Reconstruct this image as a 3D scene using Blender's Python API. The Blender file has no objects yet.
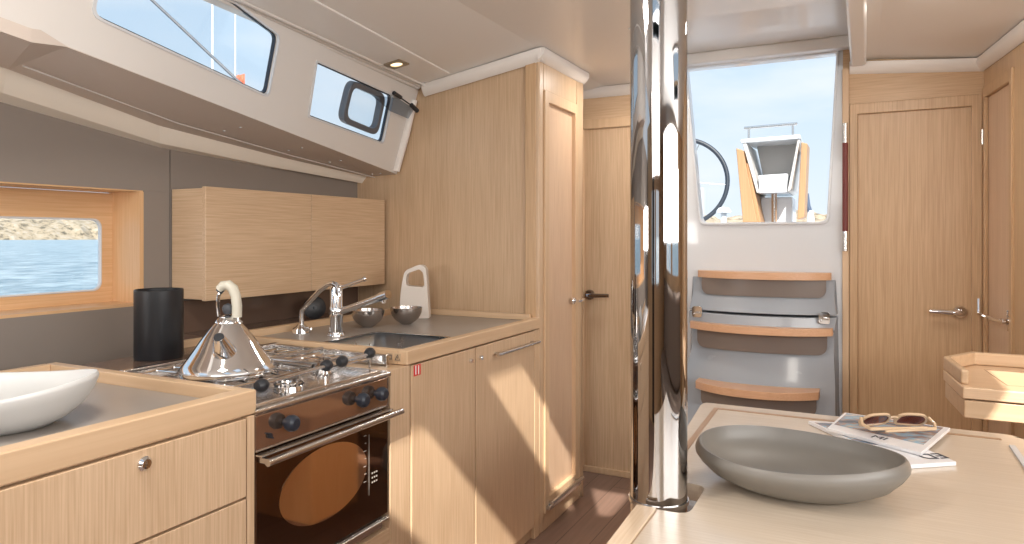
import bpy, bmesh, math, random
from mathutils import Vector, Matrix, noise
random.seed(4)
S = bpy.context.scene
C = S.collection

# ---------------------------------------------------------------- camera, sky, sun, exposure
TH = math.atan(353 / 696)
cam_d = bpy.data.cameras.new('camera'); cam = bpy.data.objects.new('camera', cam_d); C.objects.link(cam)
cam.location = (0, 0, 1.2); cam.rotation_euler = (math.pi / 2, 0, TH)
cam_d.sensor_width = 36; cam_d.lens = 36 * 696 / 1024; cam_d.shift_y = -(272 - 237) / 1024
cam_d.clip_start = 0.02; cam_d.clip_end = 3000
S.camera = cam
S.view_settings.view_transform = 'Standard'; S.view_settings.look = 'None'
S.view_settings.exposure = 0.27; S.view_settings.gamma = 1; S.view_settings.use_curve_mapping = False
S.cycles.use_denoising = True
S.cycles.max_bounces = 10; S.cycles.diffuse_bounces = 5; S.cycles.glossy_bounces = 6; S.cycles.transparent_max_bounces = 12
S.cycles.sample_clamp_indirect = 6

W = bpy.data.worlds.new('sky'); S.world = W; W.use_nodes = True
nt = W.node_tree; nt.nodes.clear()
def N(t, k, **kw):
    n = t.nodes.new(k)
    for a, b in kw.items(): setattr(n, a, b)
    return n
tc = N(nt, 'ShaderNodeTexCoord'); sp = N(nt, 'ShaderNodeSeparateXYZ'); nt.links.new(tc.outputs['Generated'], sp.inputs[0])
rp = N(nt, 'ShaderNodeValToRGB'); nt.links.new(sp.outputs['Z'], rp.inputs[0])
e = rp.color_ramp.elements; e[0].position = 0.0; e[0].color = (.78, .86, .93, 1); e[1].position = 0.45; e[1].color = (.50, .69, .90, 1)
x = e.new(0.16); x.color = (.63, .77, .91, 1)
mp = N(nt, 'ShaderNodeMapping'); mp.inputs['Scale'].default_value = (1, 1, 3.2); nt.links.new(tc.outputs['Generated'], mp.inputs[0])
nz = N(nt, 'ShaderNodeTexNoise'); nz.inputs['Scale'].default_value = 2.6; nz.inputs['Detail'].default_value = 6; nt.links.new(mp.outputs[0], nz.inputs['Vector'])
cr = N(nt, 'ShaderNodeValToRGB'); cr.color_ramp.elements[0].position = .46; cr.color_ramp.elements[1].position = .78; nt.links.new(nz.outputs[0], cr.inputs[0])
mx = N(nt, 'ShaderNodeMix', data_type='RGBA'); nt.links.new(cr.outputs[0], mx.inputs[0]); nt.links.new(rp.outputs[0], mx.inputs[6]); mx.inputs[7].default_value = (.92, .93, .95, 1)
bg = N(nt, 'ShaderNodeBackground'); nt.links.new(mx.outputs[2], bg.inputs[0]); bg.inputs[1].default_value = 0.95
wo = N(nt, 'ShaderNodeOutputWorld'); nt.links.new(bg.outputs[0], wo.inputs[0])

SUN_DIR = Vector((-.50, 1.04, -1.0)).normalized()
sd = bpy.data.lights.new('sun', 'SUN'); sd.energy = 7; sd.angle = math.radians(.8); sd.color = (1, .93, .83)
sun = bpy.data.objects.new('sun', sd); C.objects.link(sun); sun.rotation_euler = SUN_DIR.to_track_quat('-Z', 'Y').to_euler(); sun.location = (3, -4, 6)

def area(name, loc, target, sx, sy, power, col=(1, .96, .91)):
    d = bpy.data.lights.new(name, 'AREA'); d.shape = 'RECTANGLE'; d.size = sx; d.size_y = sy; d.energy = power; d.color = col
    o = bpy.data.objects.new(name, d); C.objects.link(o); o.location = loc
    o.rotation_euler = (Vector(target) - Vector(loc)).to_track_quat('-Z', 'Y').to_euler()
    return o
# soft fill lights added to brighten the cabin; none is a real fixture
area('forward_fill', (-.2, -1.0, 1.9), (-.5, .6, .7), 1.3, .9, 25)  # added fill from behind the camera, no hatch above it
area('starboard_fill', (1.55, .6, 1.45), (-1.2, 1.9, 1.5), 2.6, .55, 36, (1, .97, .93))  # added fill to lift the ceiling and the galley side
area('port_fill', (-2.02, -.9, 1.25), (.2, 1.6, 1.9), .9, .25, 14, (1, .98, .96))  # added fill in front of the solid port wall
area('saloon_fill', (-.95, .5, 1.93), (-.95, .7, 0), .3, .3, 9, (1, .93, .84))  # added fill under the ceiling, without a lamp body
area('aft_passage_fill', (-.9, 2.95, 1.93), (-1.0, 3.0, 0), .15, .15, 3, (1, .93, .84))  # added fill over the passage, no fixture modelled
area('chart_area_fill', (.15, 2.4, 1.93), (.15, 2.7, 0), .25, .25, 3.3, (1, .93, .84))  # added fill brightening the aft starboard corner, no fixture modelled

# ---------------------------------------------------------------- materials
MATS = {}
def mat(name, col, rough=.5, metal=0, spec=.5, coat=0):
    if name in MATS: return MATS[name]
    m = bpy.data.materials.new(name); m.use_nodes = True; b = m.node_tree.nodes['Principled BSDF']
    b.inputs['Base Color'].default_value = (*col, 1); b.inputs['Roughness'].default_value = rough
    b.inputs['Metallic'].default_value = metal; b.inputs['Specular IOR Level'].default_value = spec
    b.inputs['Coat Weight'].default_value = coat
    MATS[name] = m
    # faint unevenness so that no surface is perfectly plain
    t = m.node_tree; c = N(t, 'ShaderNodeTexCoord'); nn = N(t, 'ShaderNodeTexNoise'); nn.inputs['Scale'].default_value = 14
    t.links.new(c.outputs['Object'], nn.inputs['Vector'])
    mr = N(t, 'ShaderNodeMapRange'); mr.inputs[3].default_value = max(0, rough - .03); mr.inputs[4].default_value = min(1, rough + .03)
    t.links.new(nn.outputs[0], mr.inputs[0]); t.links.new(mr.outputs[0], b.inputs['Roughness'])
    return m
def wood(name, ca, cb, axis, rough=.38, line=250, coat=.15):
    m = bpy.data.materials.new(name); m.use_nodes = True; t = m.node_tree; b = t.nodes['Principled BSDF']
    c = N(t, 'ShaderNodeTexCoord'); mpn = N(t, 'ShaderNodeMapping'); t.links.new(c.outputs['Object'], mpn.inputs[0])
    sc = [line, line, line]; sc['XYZ'.index(axis)] = line * .022; mpn.inputs['Scale'].default_value = sc
    n1 = N(t, 'ShaderNodeTexNoise'); n1.inputs['Scale'].default_value = 1.0; n1.inputs['Detail'].default_value = 4; n1.inputs['Distortion'].default_value = .25
    t.links.new(mpn.outputs[0], n1.inputs['Vector'])
    mp2 = N(t, 'ShaderNodeMapping'); t.links.new(c.outputs['Object'], mp2.inputs[0])
    sc2 = [11, 11, 11]; sc2['XYZ'.index(axis)] = .9; mp2.inputs['Scale'].default_value = sc2
    n2 = N(t, 'ShaderNodeTexNoise'); n2.inputs['Scale'].default_value = 1.0; n2.inputs['Detail'].default_value = 2; t.links.new(mp2.outputs[0], n2.inputs['Vector'])
    ad = N(t, 'ShaderNodeMath', operation='MULTIPLY_ADD'); t.links.new(n2.outputs[0], ad.inputs[0]); ad.inputs[1].default_value = .25
    mu = N(t, 'ShaderNodeMath', operation='MULTIPLY'); t.links.new(n1.outputs[0], mu.inputs[0]); mu.inputs[1].default_value = .75
    t.links.new(mu.outputs[0], ad.inputs[2])
    r = N(t, 'ShaderNodeValToRGB'); r.color_ramp.elements[0].position = .36; r.color_ramp.elements[1].position = .62
    r.color_ramp.elements[0].color = (*cb, 1); r.color_ramp.elements[1].color = (*ca, 1)
    t.links.new(ad.outputs[0], r.inputs[0]); t.links.new(r.outputs[0], b.inputs['Base Color'])
    b.inputs['Roughness'].default_value = rough; b.inputs['Coat Weight'].default_value = coat; b.inputs['Coat Roughness'].default_value = .3
    bp = N(t, 'ShaderNodeBump'); bp.inputs['Strength'].default_value = .06; bp.inputs['Distance'].default_value = .001
    t.links.new(n1.outputs[0], bp.inputs['Height']); t.links.new(bp.outputs[0], b.inputs['Normal'])
    return m
OA, OB = (.655, .475, .315), (.53, .36, .22)
GA, GB = (.60, .405, .235), (.48, .305, .165)
oak_x = wood('oak veneer grain x', OA, OB, 'X'); oak_y = wood('oak veneer grain y', OA, OB, 'Y'); oak_z = wood('oak veneer grain z', OA, OB, 'Z')
gold_z = wood('golden oak grain z', GA, GB, 'Z'); gold_x = wood('golden oak grain x', GA, GB, 'X'); gold_y = wood('golden oak grain y', GA, GB, 'Y')
amber_y = wood('amber oak grain y', (.74, .48, .27), (.66, .40, .20), 'Y'); amber_z = wood('amber oak grain z', (.74, .48, .27), (.66, .40, .20), 'Z')
table_oak = wood('pale table oak', (.66, .56, .45), (.59, .485, .375), 'X', rough=.24, coat=.5)
table_trim = wood('pale table edge oak', (.72, .56, .40), (.64, .47, .31), 'Y', rough=.26, coat=.5)
solid_y = wood('solid oak lip grain y', (.66, .47, .30), (.58, .395, .24), 'Y', line=60); solid_x = wood('solid oak lip grain x', (.66, .47, .30), (.58, .395, .24), 'X', line=60)
solid_z = wood('solid oak post grain z', (.66, .47, .30), (.58, .395, .24), 'Z', line=60)
tread_w = wood('step tread wood', (.72, .44, .27), (.66, .38, .22), 'X', rough=.35)
teak = wood('pale teak', (.46, .27, .14), (.40, .225, .11), 'Z', rough=.5)
inlay_m = mat('brown inlay', (.40, .25, .15), .4)
deckhead = mat('deckhead vinyl', (.80, .785, .765), .35, coat=.2)
molded = mat('moulded white liner', (.70, .68, .66), .4)
liner_cream = mat('cream liner', (.85, .79, .70), .45)
liner_taupe = mat('taupe liner panel', (.58, .51, .46), .5)
crown_w = mat('white crown moulding', (.82, .78, .74), .35)
grey_panel = mat('taupe grey wall panel', (.26, .225, .20), .42)
brown_panel = mat('dark brown splashback', (.15, .095, .07), .22, coat=.3)
white_gel = mat('white gelcoat', (.66, .685, .72), .25, coat=.4)
step_gel = mat('grey blue gelcoat', (.35, .385, .43), .26, coat=.15)
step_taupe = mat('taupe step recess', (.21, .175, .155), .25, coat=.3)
chrome = mat('polished chrome', (.80, .80, .81), .05, 1)
polesteel = mat('mirror polished steel', (.46, .45, .45), .03, 1)
steel = mat('brushed steel', (.62, .61, .60), .24, 1)
hobsteel = mat('stainless hob', (.80, .79, .78), .14, 1)
brownmirror = mat('brown mirrored glass panel', (.42, .31, .25), .07, .9)
ovenglass = mat('dark oven glass', (.16, .11, .085), .05, 1)
ovenview = mat('oven viewing glass', (.80, .62, .46), .04, 1)
blackp = mat('black plastic', (.018, .02, .025), .4)
blackmatt = mat('matt black enamel', (.012, .013, .016), .38)
darkgrey = mat('dark grey rubber', (.05, .055, .065), .5)
laminate = mat('grey laminate', (.34, .305, .275), .34)
ceramic_w = mat('white ceramic', (.60, .61, .61), .45)
ceramic_g = mat('grey ceramic', (.195, .18, .16), .38)
cream_p = mat('cream plastic', (.56, .54, .46), .35)
beige_p = mat('beige enamel jug', (.72, .66, .60), .4)
sink_m = mat('satin sink steel', (.42, .44, .46), .28, 1)
leather = mat('burgundy leather', (.16, .025, .02), .45)
red_s = mat('red sticker', (.65, .03, .03), .5)
white_s = mat('white print', (.85, .85, .83), .5)
icon_s = mat('icon plate', (.52, .38, .25), .4)
ink = mat('dark print', (.04, .045, .06), .5)
paper = mat('magazine paper', (.84, .84, .86), .35, coat=.4)
seat_m = mat('taupe upholstery', (.20, .15, .12), .8)
rubber_b = mat('window rubber seal', (.02, .03, .05), .35)
lens_m = mat('amber sunglass lens', (.20, .045, .02), .08, .3, 1, .8)
frame_m = mat('tan sunglass frame', (.66, .48, .31), .25, coat=.6)
def emis(name, col, s):
    m = bpy.data.materials.new(name); m.use_nodes = True; b = m.node_tree.nodes['Principled BSDF']
    b.inputs['Base Color'].default_value = (*col, 1); b.inputs['Emission Color'].default_value = (*col, 1); b.inputs['Emission Strength'].default_value = s
    return m
lamp_glow = emis('lamp glow', (1, .80, .50), 1.6)
def glass(name, tint=(1, 1, 1), refl=1.0):
    m = bpy.data.materials.new(name); m.use_nodes = True; t = m.node_tree; t.nodes.clear()
    tr = N(t, 'ShaderNodeBsdfTransparent'); tr.inputs[0].default_value = (*tint, 1); g = N(t, 'ShaderNodeBsdfGlossy'); g.inputs['Roughness'].default_value = .02
    lw = N(t, 'ShaderNodeLayerWeight'); pw = N(t, 'ShaderNodeMath', operation='POWER'); pw.inputs[1].default_value = 4; t.links.new(lw.outputs['Facing'], pw.inputs[0]); mm = N(t, 'ShaderNodeMath', operation='MULTIPLY_ADD'); mm.inputs[1].default_value = .5 * refl; mm.inputs[2].default_value = .03
    t.links.new(pw.outputs[0], mm.inputs[0]); ms = N(t, 'ShaderNodeMixShader'); t.links.new(mm.outputs[0], ms.inputs[0])
    t.links.new(tr.outputs[0], ms.inputs[1]); t.links.new(g.outputs[0], ms.inputs[2]); o = N(t, 'ShaderNodeOutputMaterial'); t.links.new(ms.outputs[0], o.inputs[0])
    return m
pane_m = glass('clear acrylic pane', (.95, .97, .98)); smoke_m = glass('pale smoked acrylic', (.72, .76, .80))
def floor_mat():
    m = bpy.data.materials.new('dark plank floor'); m.use_nodes = True; t = m.node_tree; b = t.nodes['Principled BSDF']
    c = N(t, 'ShaderNodeTexCoord'); br = N(t, 'ShaderNodeTexBrick'); mpn = N(t, 'ShaderNodeMapping'); mpn.inputs['Rotation'].default_value = (0, 0, math.pi / 2)
    t.links.new(c.outputs['Object'], mpn.inputs[0]); t.links.new(mpn.outputs[0], br.inputs['Vector'])
    br.inputs['Scale'].default_value = 1; br.inputs['Brick Width'].default_value = 1.6; br.inputs['Row Height'].default_value = .12; br.inputs['Mortar Size'].default_value = .0015
    br.inputs['Color1'].default_value = (.20, .125, .095, 1); br.inputs['Color2'].default_value = (.25, .16, .125, 1); br.inputs['Mortar'].default_value = (.06, .035, .025, 1)
    m2 = N(t, 'ShaderNodeMapping'); m2.inputs['Scale'].default_value = (60, 3, 60); t.links.new(c.outputs['Object'], m2.inputs[0])
    nn = N(t, 'ShaderNodeTexNoise'); nn.inputs['Scale'].default_value = 1; nn.inputs['Detail'].default_value = 4; t.links.new(m2.outputs[0], nn.inputs['Vector'])
    mm = N(t, 'ShaderNodeMix', data_type='RGBA', blend_type='MULTIPLY'); mm.inputs[0].default_value = .7
    rr = N(t, 'ShaderNodeMapRange'); rr.inputs[3].default_value = .55; rr.inputs[4].default_value = 1.5; t.links.new(nn.outputs[0], rr.inputs[0])
    t.links.new(br.outputs[0], mm.inputs[6]); t.links.new(rr.outputs[0], mm.inputs[7]); t.links.new(mm.outputs[2], b.inputs['Base Color']); b.inputs['Roughness'].default_value = .35
    return m
floor_m = floor_mat()
def sea_mat():
    m = bpy.data.materials.new('sea water'); m.use_nodes = True; t = m.node_tree; b = t.nodes['Principled BSDF']
    c = N(t, 'ShaderNodeTexCoord'); mpn = N(t, 'ShaderNodeMapping'); mpn.inputs['Scale'].default_value = (.25, .25, .25); mpn.inputs['Rotation'].default_value = (0, 0, .5)
    t.links.new(c.outputs['Object'], mpn.inputs[0]); nn = N(t, 'ShaderNodeTexNoise'); nn.inputs['Scale'].default_value = 3.2; nn.inputs['Detail'].default_value = 9; nn.inputs['Roughness'].default_value = .68
    t.links.new(mpn.outputs[0], nn.inputs['Vector']); r = N(t, 'ShaderNodeValToRGB'); r.color_ramp.elements[0].position = .40; r.color_ramp.elements[1].position = .62
    r.color_ramp.elements[0].color = (.13, .215, .28, 1); r.color_ramp.elements[1].color = (.42, .52, .58, 1); t.links.new(nn.outputs[0], r.inputs[0]); t.links.new(r.outputs[0], b.inputs['Base Color'])
    b.inputs['Roughness'].default_value = .35; bp = N(t, 'ShaderNodeBump'); bp.inputs['Strength'].default_value = .8; bp.inputs['Distance'].default_value = .5; t.links.new(nn.outputs[0], bp.inputs['Height']); t.links.new(bp.outputs[0], b.inputs['Normal'])
    return m
def rock_mat():
    m = bpy.data.materials.new('coastal rock'); m.use_nodes = True; t = m.node_tree; b = t.nodes['Principled BSDF']
    c = N(t, 'ShaderNodeTexCoord'); nn = N(t, 'ShaderNodeTexNoise'); nn.inputs['Scale'].default_value = .22; nn.inputs['Detail'].default_value = 10; nn.inputs['Roughness'].default_value = .7; t.links.new(c.outputs['Object'], nn.inputs['Vector'])
    r = N(t, 'ShaderNodeValToRGB'); e = r.color_ramp.elements; e[0].position = .38; e[0].color = (.10, .09, .07, 1); e[1].position = .64; e[1].color = (.42, .37, .31, 1); k = e.new(.48); k.color = (.36, .29, .20, 1)
    t.links.new(nn.outputs[0], r.inputs[0]); t.links.new(r.outputs[0], b.inputs['Base Color']); b.inputs['Roughness'].default_value = .9
    return m
def mag_mat(name, seed, off):
    m = bpy.data.materials.new(name); m.use_nodes = True; t = m.node_tree; b = t.nodes['Principled BSDF']
    c = N(t, 'ShaderNodeTexCoord'); mpn = N(t, 'ShaderNodeMapping'); mpn.inputs['Location'].default_value = (seed, seed * 2, 0); mpn.inputs['Scale'].default_value = (14, 30, 1)
    t.links.new(c.outputs['Object'], mpn.inputs[0]); nn = N(t, 'ShaderNodeTexNoise'); nn.inputs['Scale'].default_value = 1.1; nn.inputs['Detail'].default_value = 5; t.links.new(mpn.outputs[0], nn.inputs['Vector'])
    r = N(t, 'ShaderNodeValToRGB'); e = r.color_ramp.elements; e[0].position = .30; e[0].color = (.05, .07, .10, 1); e[1].position = .72; e[1].color = (.75, .78, .82, 1)
    for p, col in ((.42, (.16, .22, .30)), (.50, (.42, .28, .22)), (.57, (.25, .48, .66)), (.64, (.55, .48, .42))): k = e.new(p); k.color = (*col, 1)
    t.links.new(nn.outputs[0], r.inputs[0]); t.links.new(r.outputs[0], b.inputs['Base Color']); b.inputs['Roughness'].default_value = .25
    return m
sea_m, rock_m = sea_mat(), rock_mat()

pink_oak = wood('pinkish oak door', (.68, .49, .345), (.57, .385, .255), 'Z')
# ---------------------------------------------------------------- mesh helpers
WL = {}
class MB:
    def __init__(s): s.bm = bmesh.new()
    def face(s, pts):
        return s.bm.faces.new([s.bm.verts.new(p) for p in pts])
    def box(s, x0, x1, y0, y1, z0, z1, M=None):
        v = [s.bm.verts.new((x, y, z)) for x in (x0, x1) for y in (y0, y1) for z in (z0, z1)]
        for f in ((0, 1, 3, 2), (4, 6, 7, 5), (0, 4, 5, 1), (2, 3, 7, 6), (0, 2, 6, 4), (1, 5, 7, 3)): s.bm.faces.new([v[i] for i in f])
        if M is not None: bmesh.ops.transform(s.bm, matrix=M, verts=v)
        return s
    def prism(s, poly, vec):
        vec = Vector(vec); a = [s.bm.verts.new(p) for p in poly]; b = [s.bm.verts.new(Vector(p) + vec) for p in poly]; n = len(a)
        s.bm.faces.new(a); s.bm.faces.new(b[::-1])
        for i in range(n): s.bm.faces.new((a[i], b[i], b[(i + 1) % n], a[(i + 1) % n]))
        return s
    def hexa(s, a, b):   # two matching quads
        s_a = [s.bm.verts.new(p) for p in a]; s_b = [s.bm.verts.new(p) for p in b]; n = len(a)
        s.bm.faces.new(s_a); s.bm.faces.new(s_b[::-1])
        for i in range(n): s.bm.faces.new((s_a[i], s_b[i], s_b[(i + 1) % n], s_a[(i + 1) % n]))
        return s
    def tube(s, path, r, n=16, cap=True, sx=1.0):
        path = [Vector(p) for p in path]; m = len(path); rr = r if isinstance(r, (list, tuple)) else [r] * m
        rings = []; up = None
        for i, p in enumerate(path):
            t = (path[min(i + 1, m - 1)] - path[max(i - 1, 0)]).normalized()
            if up is None: up = Vector((0, 0, 1)) if abs(t.z) < .9 else Vector((1, 0, 0))
            a = t.cross(up).normalized(); b = a.cross(t).normalized(); up = b
            rings.append([s.bm.verts.new(p + (a * math.cos(k * 2 * math.pi / n) * sx + b * math.sin(k * 2 * math.pi / n)) * rr[i]) for k in range(n)])
        for i in range(m - 1):
            for k in range(n): s.bm.faces.new((rings[i][k], rings[i][(k + 1) % n], rings[i + 1][(k + 1) % n], rings[i + 1][k]))
        if cap: s.bm.faces.new(rings[0][::-1]); s.bm.faces.new(rings[-1])
        return s
    def cyl(s, p0, p1, r0, r1=None, n=24): return s.tube([p0, p1], [r0, r0 if r1 is None else r1], n)
    def lathe(s, prof, c, n=40, axis=(0, 0, 1), sy=1.0, rot=0):
        q = Vector((0, 0, 1)).rotation_difference(Vector(axis)); c = Vector(c); rings = []
        for r, z in prof:
            if r < 1e-5: rings.append([s.bm.verts.new(c + q @ Vector((0, 0, z)))]); continue
            ring = []
            for k in range(n):
                a = k * 2 * math.pi / n; p = Vector((r * math.cos(a), r * math.sin(a) * sy, 0)); p.rotate(Matrix.Rotation(rot, 3, 'Z')); p.z = z
                ring.append(s.bm.verts.new(c + q @ p))
            rings.append(ring)
        for A, B in zip(rings, rings[1:]):
            if len(A) == 1 and len(B) == 1: continue
            if len(A) == 1:
                for k in range(n): s.bm.faces.new((A[0], B[(k + 1) % n], B[k]))
            elif len(B) == 1:
                for k in range(n): s.bm.faces.new((A[k], A[(k + 1) % n], B[0]))
            else:
                for k in range(n): s.bm.faces.new((A[k], A[(k + 1) % n], B[(k + 1) % n], B[k]))
        return s
    def plate(s, outer, holes, f, thick):   # planar polygon with holes, f maps (a,b,depth) to 3-D
        bm = s.bm; es = []; loops = []
        for lp in [outer] + list(holes):
            vs = [bm.verts.new(f(a, b, 0)) for a, b in lp]; loops.append(vs)
            es += [bm.edges.new((vs[i], vs[(i + 1) % len(vs)])) for i in range(len(vs))]
        g = bmesh.ops.triangle_fill(bm, edges=es, use_beauty=True)
        faces = [x for x in g['geom'] if isinstance(x, bmesh.types.BMFace)]
        mp_ = {}
        for vs, lp in zip(loops, [outer] + list(holes)):
            for v, (a, b) in zip(vs, lp): mp_[v] = bm.verts.new(f(a, b, thick))
        for fc in faces: bm.faces.new([mp_[v] for v in fc.verts][::-1])
        for vs in loops:
            for i in range(len(vs)):
                a, b = vs[i], vs[(i + 1) % len(vs)]; bm.faces.new((a, b, mp_[b], mp_[a]))
        return s
def ring_(outer, inner, f, thick):
    m_ = MB(); bm = m_.bm; n = len(outer)
    L = [[bm.verts.new(f(a, b, d)) for a, b in lp] for lp, d in ((outer, 0), (inner, 0), (inner, thick), (outer, thick))]
    for k in range(4):
        A, B = L[k], L[(k + 1) % 4]
        for i in range(n): bm.faces.new((A[i], A[(i + 1) % n], B[(i + 1) % n], B[i]))
    return m_
def rrect(x0, x1, y0, y1, r, n=5, corners=(1, 1, 1, 1)):
    out = []
    for k, (cx, cy, a0) in enumerate(((x1 - r, y1 - r, 0), (x0 + r, y1 - r, 90), (x0 + r, y0 + r, 180), (x1 - r, y0 + r, 270))):
        if not corners[k]: out.append(((x1, y1), (x0, y1), (x0, y0), (x1, y0))[k]); continue
        for i in range(n + 1):
            a = math.radians(a0 + 90 * i / n); out.append((cx + r * math.cos(a), cy + r * math.sin(a)))
    return out
def roundpoly(pts, r, n=4):
    out = []; m = len(pts)
    for i in range(m):
        p = Vector(pts[i]); a = Vector(pts[i - 1]) - p; b = Vector(pts[(i + 1) % m]) - p
        rr = r[i] if isinstance(r, (list, tuple)) else r
        if rr <= 0: out.append(tuple(p)); continue
        p0 = p + a.normalized() * rr; p1 = p + b.normalized() * rr
        for k in range(n + 1):
            t = k / n; out.append(tuple(p0 * (1 - t) ** 2 + p * 2 * t * (1 - t) + p1 * t * t))
    return out
def obj(name, mb, m, parent=None, bevel=0, ang=32, seg=2, **props):
    bm = mb.bm; bmesh.ops.remove_doubles(bm, verts=bm.verts, dist=1e-6); bmesh.ops.recalc_face_normals(bm, faces=bm.faces)
    off = WL.get(parent, Vector()) if parent else Vector()
    if off.length: bmesh.ops.translate(bm, vec=-off, verts=bm.verts)
    me = bpy.data.meshes.new(name); bm.to_mesh(me); bm.free(); me.materials.append(m)
    for p in me.polygons: p.use_smooth = True
    me.set_sharp_from_angle(angle=math.radians(ang))
    o = bpy.data.objects.new(name, me); C.objects.link(o)
    if parent: o.parent = parent; WL[o] = off
    if bevel:
        b = o.modifiers.new('bevel', 'BEVEL'); b.width = bevel; b.segments = seg; b.limit_method = 'ANGLE'; b.angle_limit = math.radians(35); b.harden_normals = True
    for k, v in props.items(): o[k] = v
    return o
def thing(name, label, cat, loc=(0, 0, 0), group=None):
    o = bpy.data.objects.new(name, None); o.empty_display_size = .05; C.objects.link(o); o.location = loc; WL[o] = Vector(loc)
    o['label'] = label; o['category'] = cat
    if group: o['group'] = group
    return o
def tag(o, label, cat, group=None):
    o['label'] = label; o['category'] = cat
    if group: o['group'] = group
    return o
def struct(name, mb=None, m=None, label=None, cat=None, parent=None, **k):
    if mb is None: o = bpy.data.objects.new(name, None); C.objects.link(o); WL[o] = Vector()
    else: o = obj(name, mb, m, parent, **k)
    if not parent:
        o['kind'] = 'structure'
        if label: o['label'] = label
        if cat: o['category'] = cat
    return o
def text(name, body, size, m, M, parent, ext=.0003):
    cu = bpy.data.curves.new(name, 'FONT'); cu.body = body; cu.size = size; cu.extrude = ext; cu.align_x = 'CENTER'; cu.align_y = 'CENTER'; cu.materials.append(m)
    tmp = bpy.data.objects.new('tmp', cu); C.objects.link(tmp); bpy.context.view_layer.update()
    me = bpy.data.meshes.new_from_object(tmp.evaluated_get(bpy.context.evaluated_depsgraph_get())); bpy.data.objects.remove(tmp); bpy.data.curves.remove(cu); me.name = name
    o = bpy.data.objects.new(name, me); C.objects.link(o); o.parent = parent; WL[o] = WL.get(parent, Vector())
    o.matrix_local = Matrix.Translation(-WL[o]) @ M
    return o
XW = -1.17      # plane of the galley fronts
YA = 3.36       # aft wall

# ================================================================ SETTING
struct('floor', MB().box(-2.3, 2.0, -1.9, 3.4, -.06, 0), floor_m, 'dark brown plank cabin floor', 'floor')

# --- ceiling: flat middle, sloping down to port, with two open roof hatches and the raised companionway hatch
def ceil_z(x): return 1.96 + .17 * (x + 1.17) if x < -1.17 else 1.96 - .11 * max(0, x - .05)
c = MB()
outer = [(-1.17, -1.9), (.05, -1.9), (.05, YA + .08), (-.02, YA + .08), (-.02, 2.45), (-.77, 2.45), (-.77, YA + .08), (-1.17, YA + .08)]
holes = [[(-.51, -.07), (.03, -.07), (.03, .36), (-.51, .36)], [(-.545, .76), (.03, .76), (.03, 1.10), (-.545, 1.10)]]
c.plate(outer, holes, lambda a, b, d: (a, b, 1.96 + d), .05)
c.plate([(.05, -1.9), (2.02, -1.9), (2.02, YA + .08), (.05, YA + .08)], [[(.89, .95), (1.45, .95), (1.45, 1.53), (.89, 1.53)]], lambda a, b, d: (a, b, ceil_z(a) + d), .05)
c.hexa([(-1.17, -1.9, 1.96), (-1.17, YA + .04, 1.96), (-1.86, YA + .04, ceil_z(-1.86)), (-1.80, 2.58, ceil_z(-1.80)), (-1.355, -1.9, ceil_z(-1.355))],
       [(-1.17, -1.9, 2.01), (-1.17, YA + .04, 2.01), (-1.86, YA + .04, ceil_z(-1.86) + .02), (-1.80, 2.58, ceil_z(-1.80) + .02), (-1.355, -1.9, ceil_z(-1.355) + .02)])
ceil = struct('ceiling', c, deckhead, 'pale beige padded cabin ceiling', 'ceiling')
# raised slide-hatch recess over the companionway
c = MB(); c.box(-.80, .0, 2.42, YA + .06, 2.065, 2.10); c.box(-.80, -.77, 2.42, YA, 2.01, 2.10); c.box(-.80, .0, 2.42, 2.45, 2.01, 2.10); c.box(-.02, 0, 2.42, YA + .06, 1.955, 2.10)
struct('ceiling_companionway_recess', c, deckhead, 'raised ceiling recess above the companionway', 'ceiling')
struct('trim_1', MB().box(-.055, .005, 2.38, 3.33, 1.930, 1.965), deckhead, 'beige ceiling beam running to the aft doors', 'trim', bevel=.012)
# outboard ceiling panel, slightly proud, with its seam
y0 = -1.9
def cedge(y, off): x = -1.662 - .099 * (y - 1.385) + off; return (x, y, ceil_z(x))
c = MB(); c.hexa([Vector(cedge(-1.0, .03)) + Vector((0, 0, -.006)), Vector(cedge(2.5, .03)) + Vector((0, 0, -.006)), Vector(cedge(2.5, .21)) + Vector((0, 0, -.006)), Vector(cedge(-1.0, .235)) + Vector((0, 0, -.006))],
                 [Vector(cedge(-1.0, .03)) + Vector((0, 0, .002)), Vector(cedge(2.5, .03)) + Vector((0, 0, .002)), Vector(cedge(2.5, .21)) + Vector((0, 0, .002)), Vector(cedge(-1.0, .235)) + Vector((0, 0, .002))])
struct('trim_2', c, deckhead, 'long ceiling panel strip holding the round spotlight', 'ceiling panel', bevel=.003)
c = MB()
for o_, r_ in ((.062, .008), (.043, .006), (.026, .010)):
    c.tube([Vector(cedge(y, o_)) + Vector((0, 0, -.004)) for y in (-1, 1, 1.9, 2.54)], r_, 10)
struct('trim_3', c, molded, 'ribbed blind track along the top of the cabin side', 'trim')
# hatch frames
for i, (a, b, x0, x1) in enumerate(((-.07, .36, -.51, .03), (.76, 1.10, -.545, .03), (.95, 1.53, .89, 1.45))):
    c = MB(); c.plate([(x0 - .04, a - .04), (x1 + .04, a - .04), (x1 + .04, b + .04), (x0 - .04, b + .04)], [rrect(x0, x1, a, b, .02)], lambda p, q, d: (p, q, ceil_z(p) - .01 + d), .062)
    struct('window_%d' % (4 + i), c, white_gel, 'roof hatch frame over the saloon', 'hatch')

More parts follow.
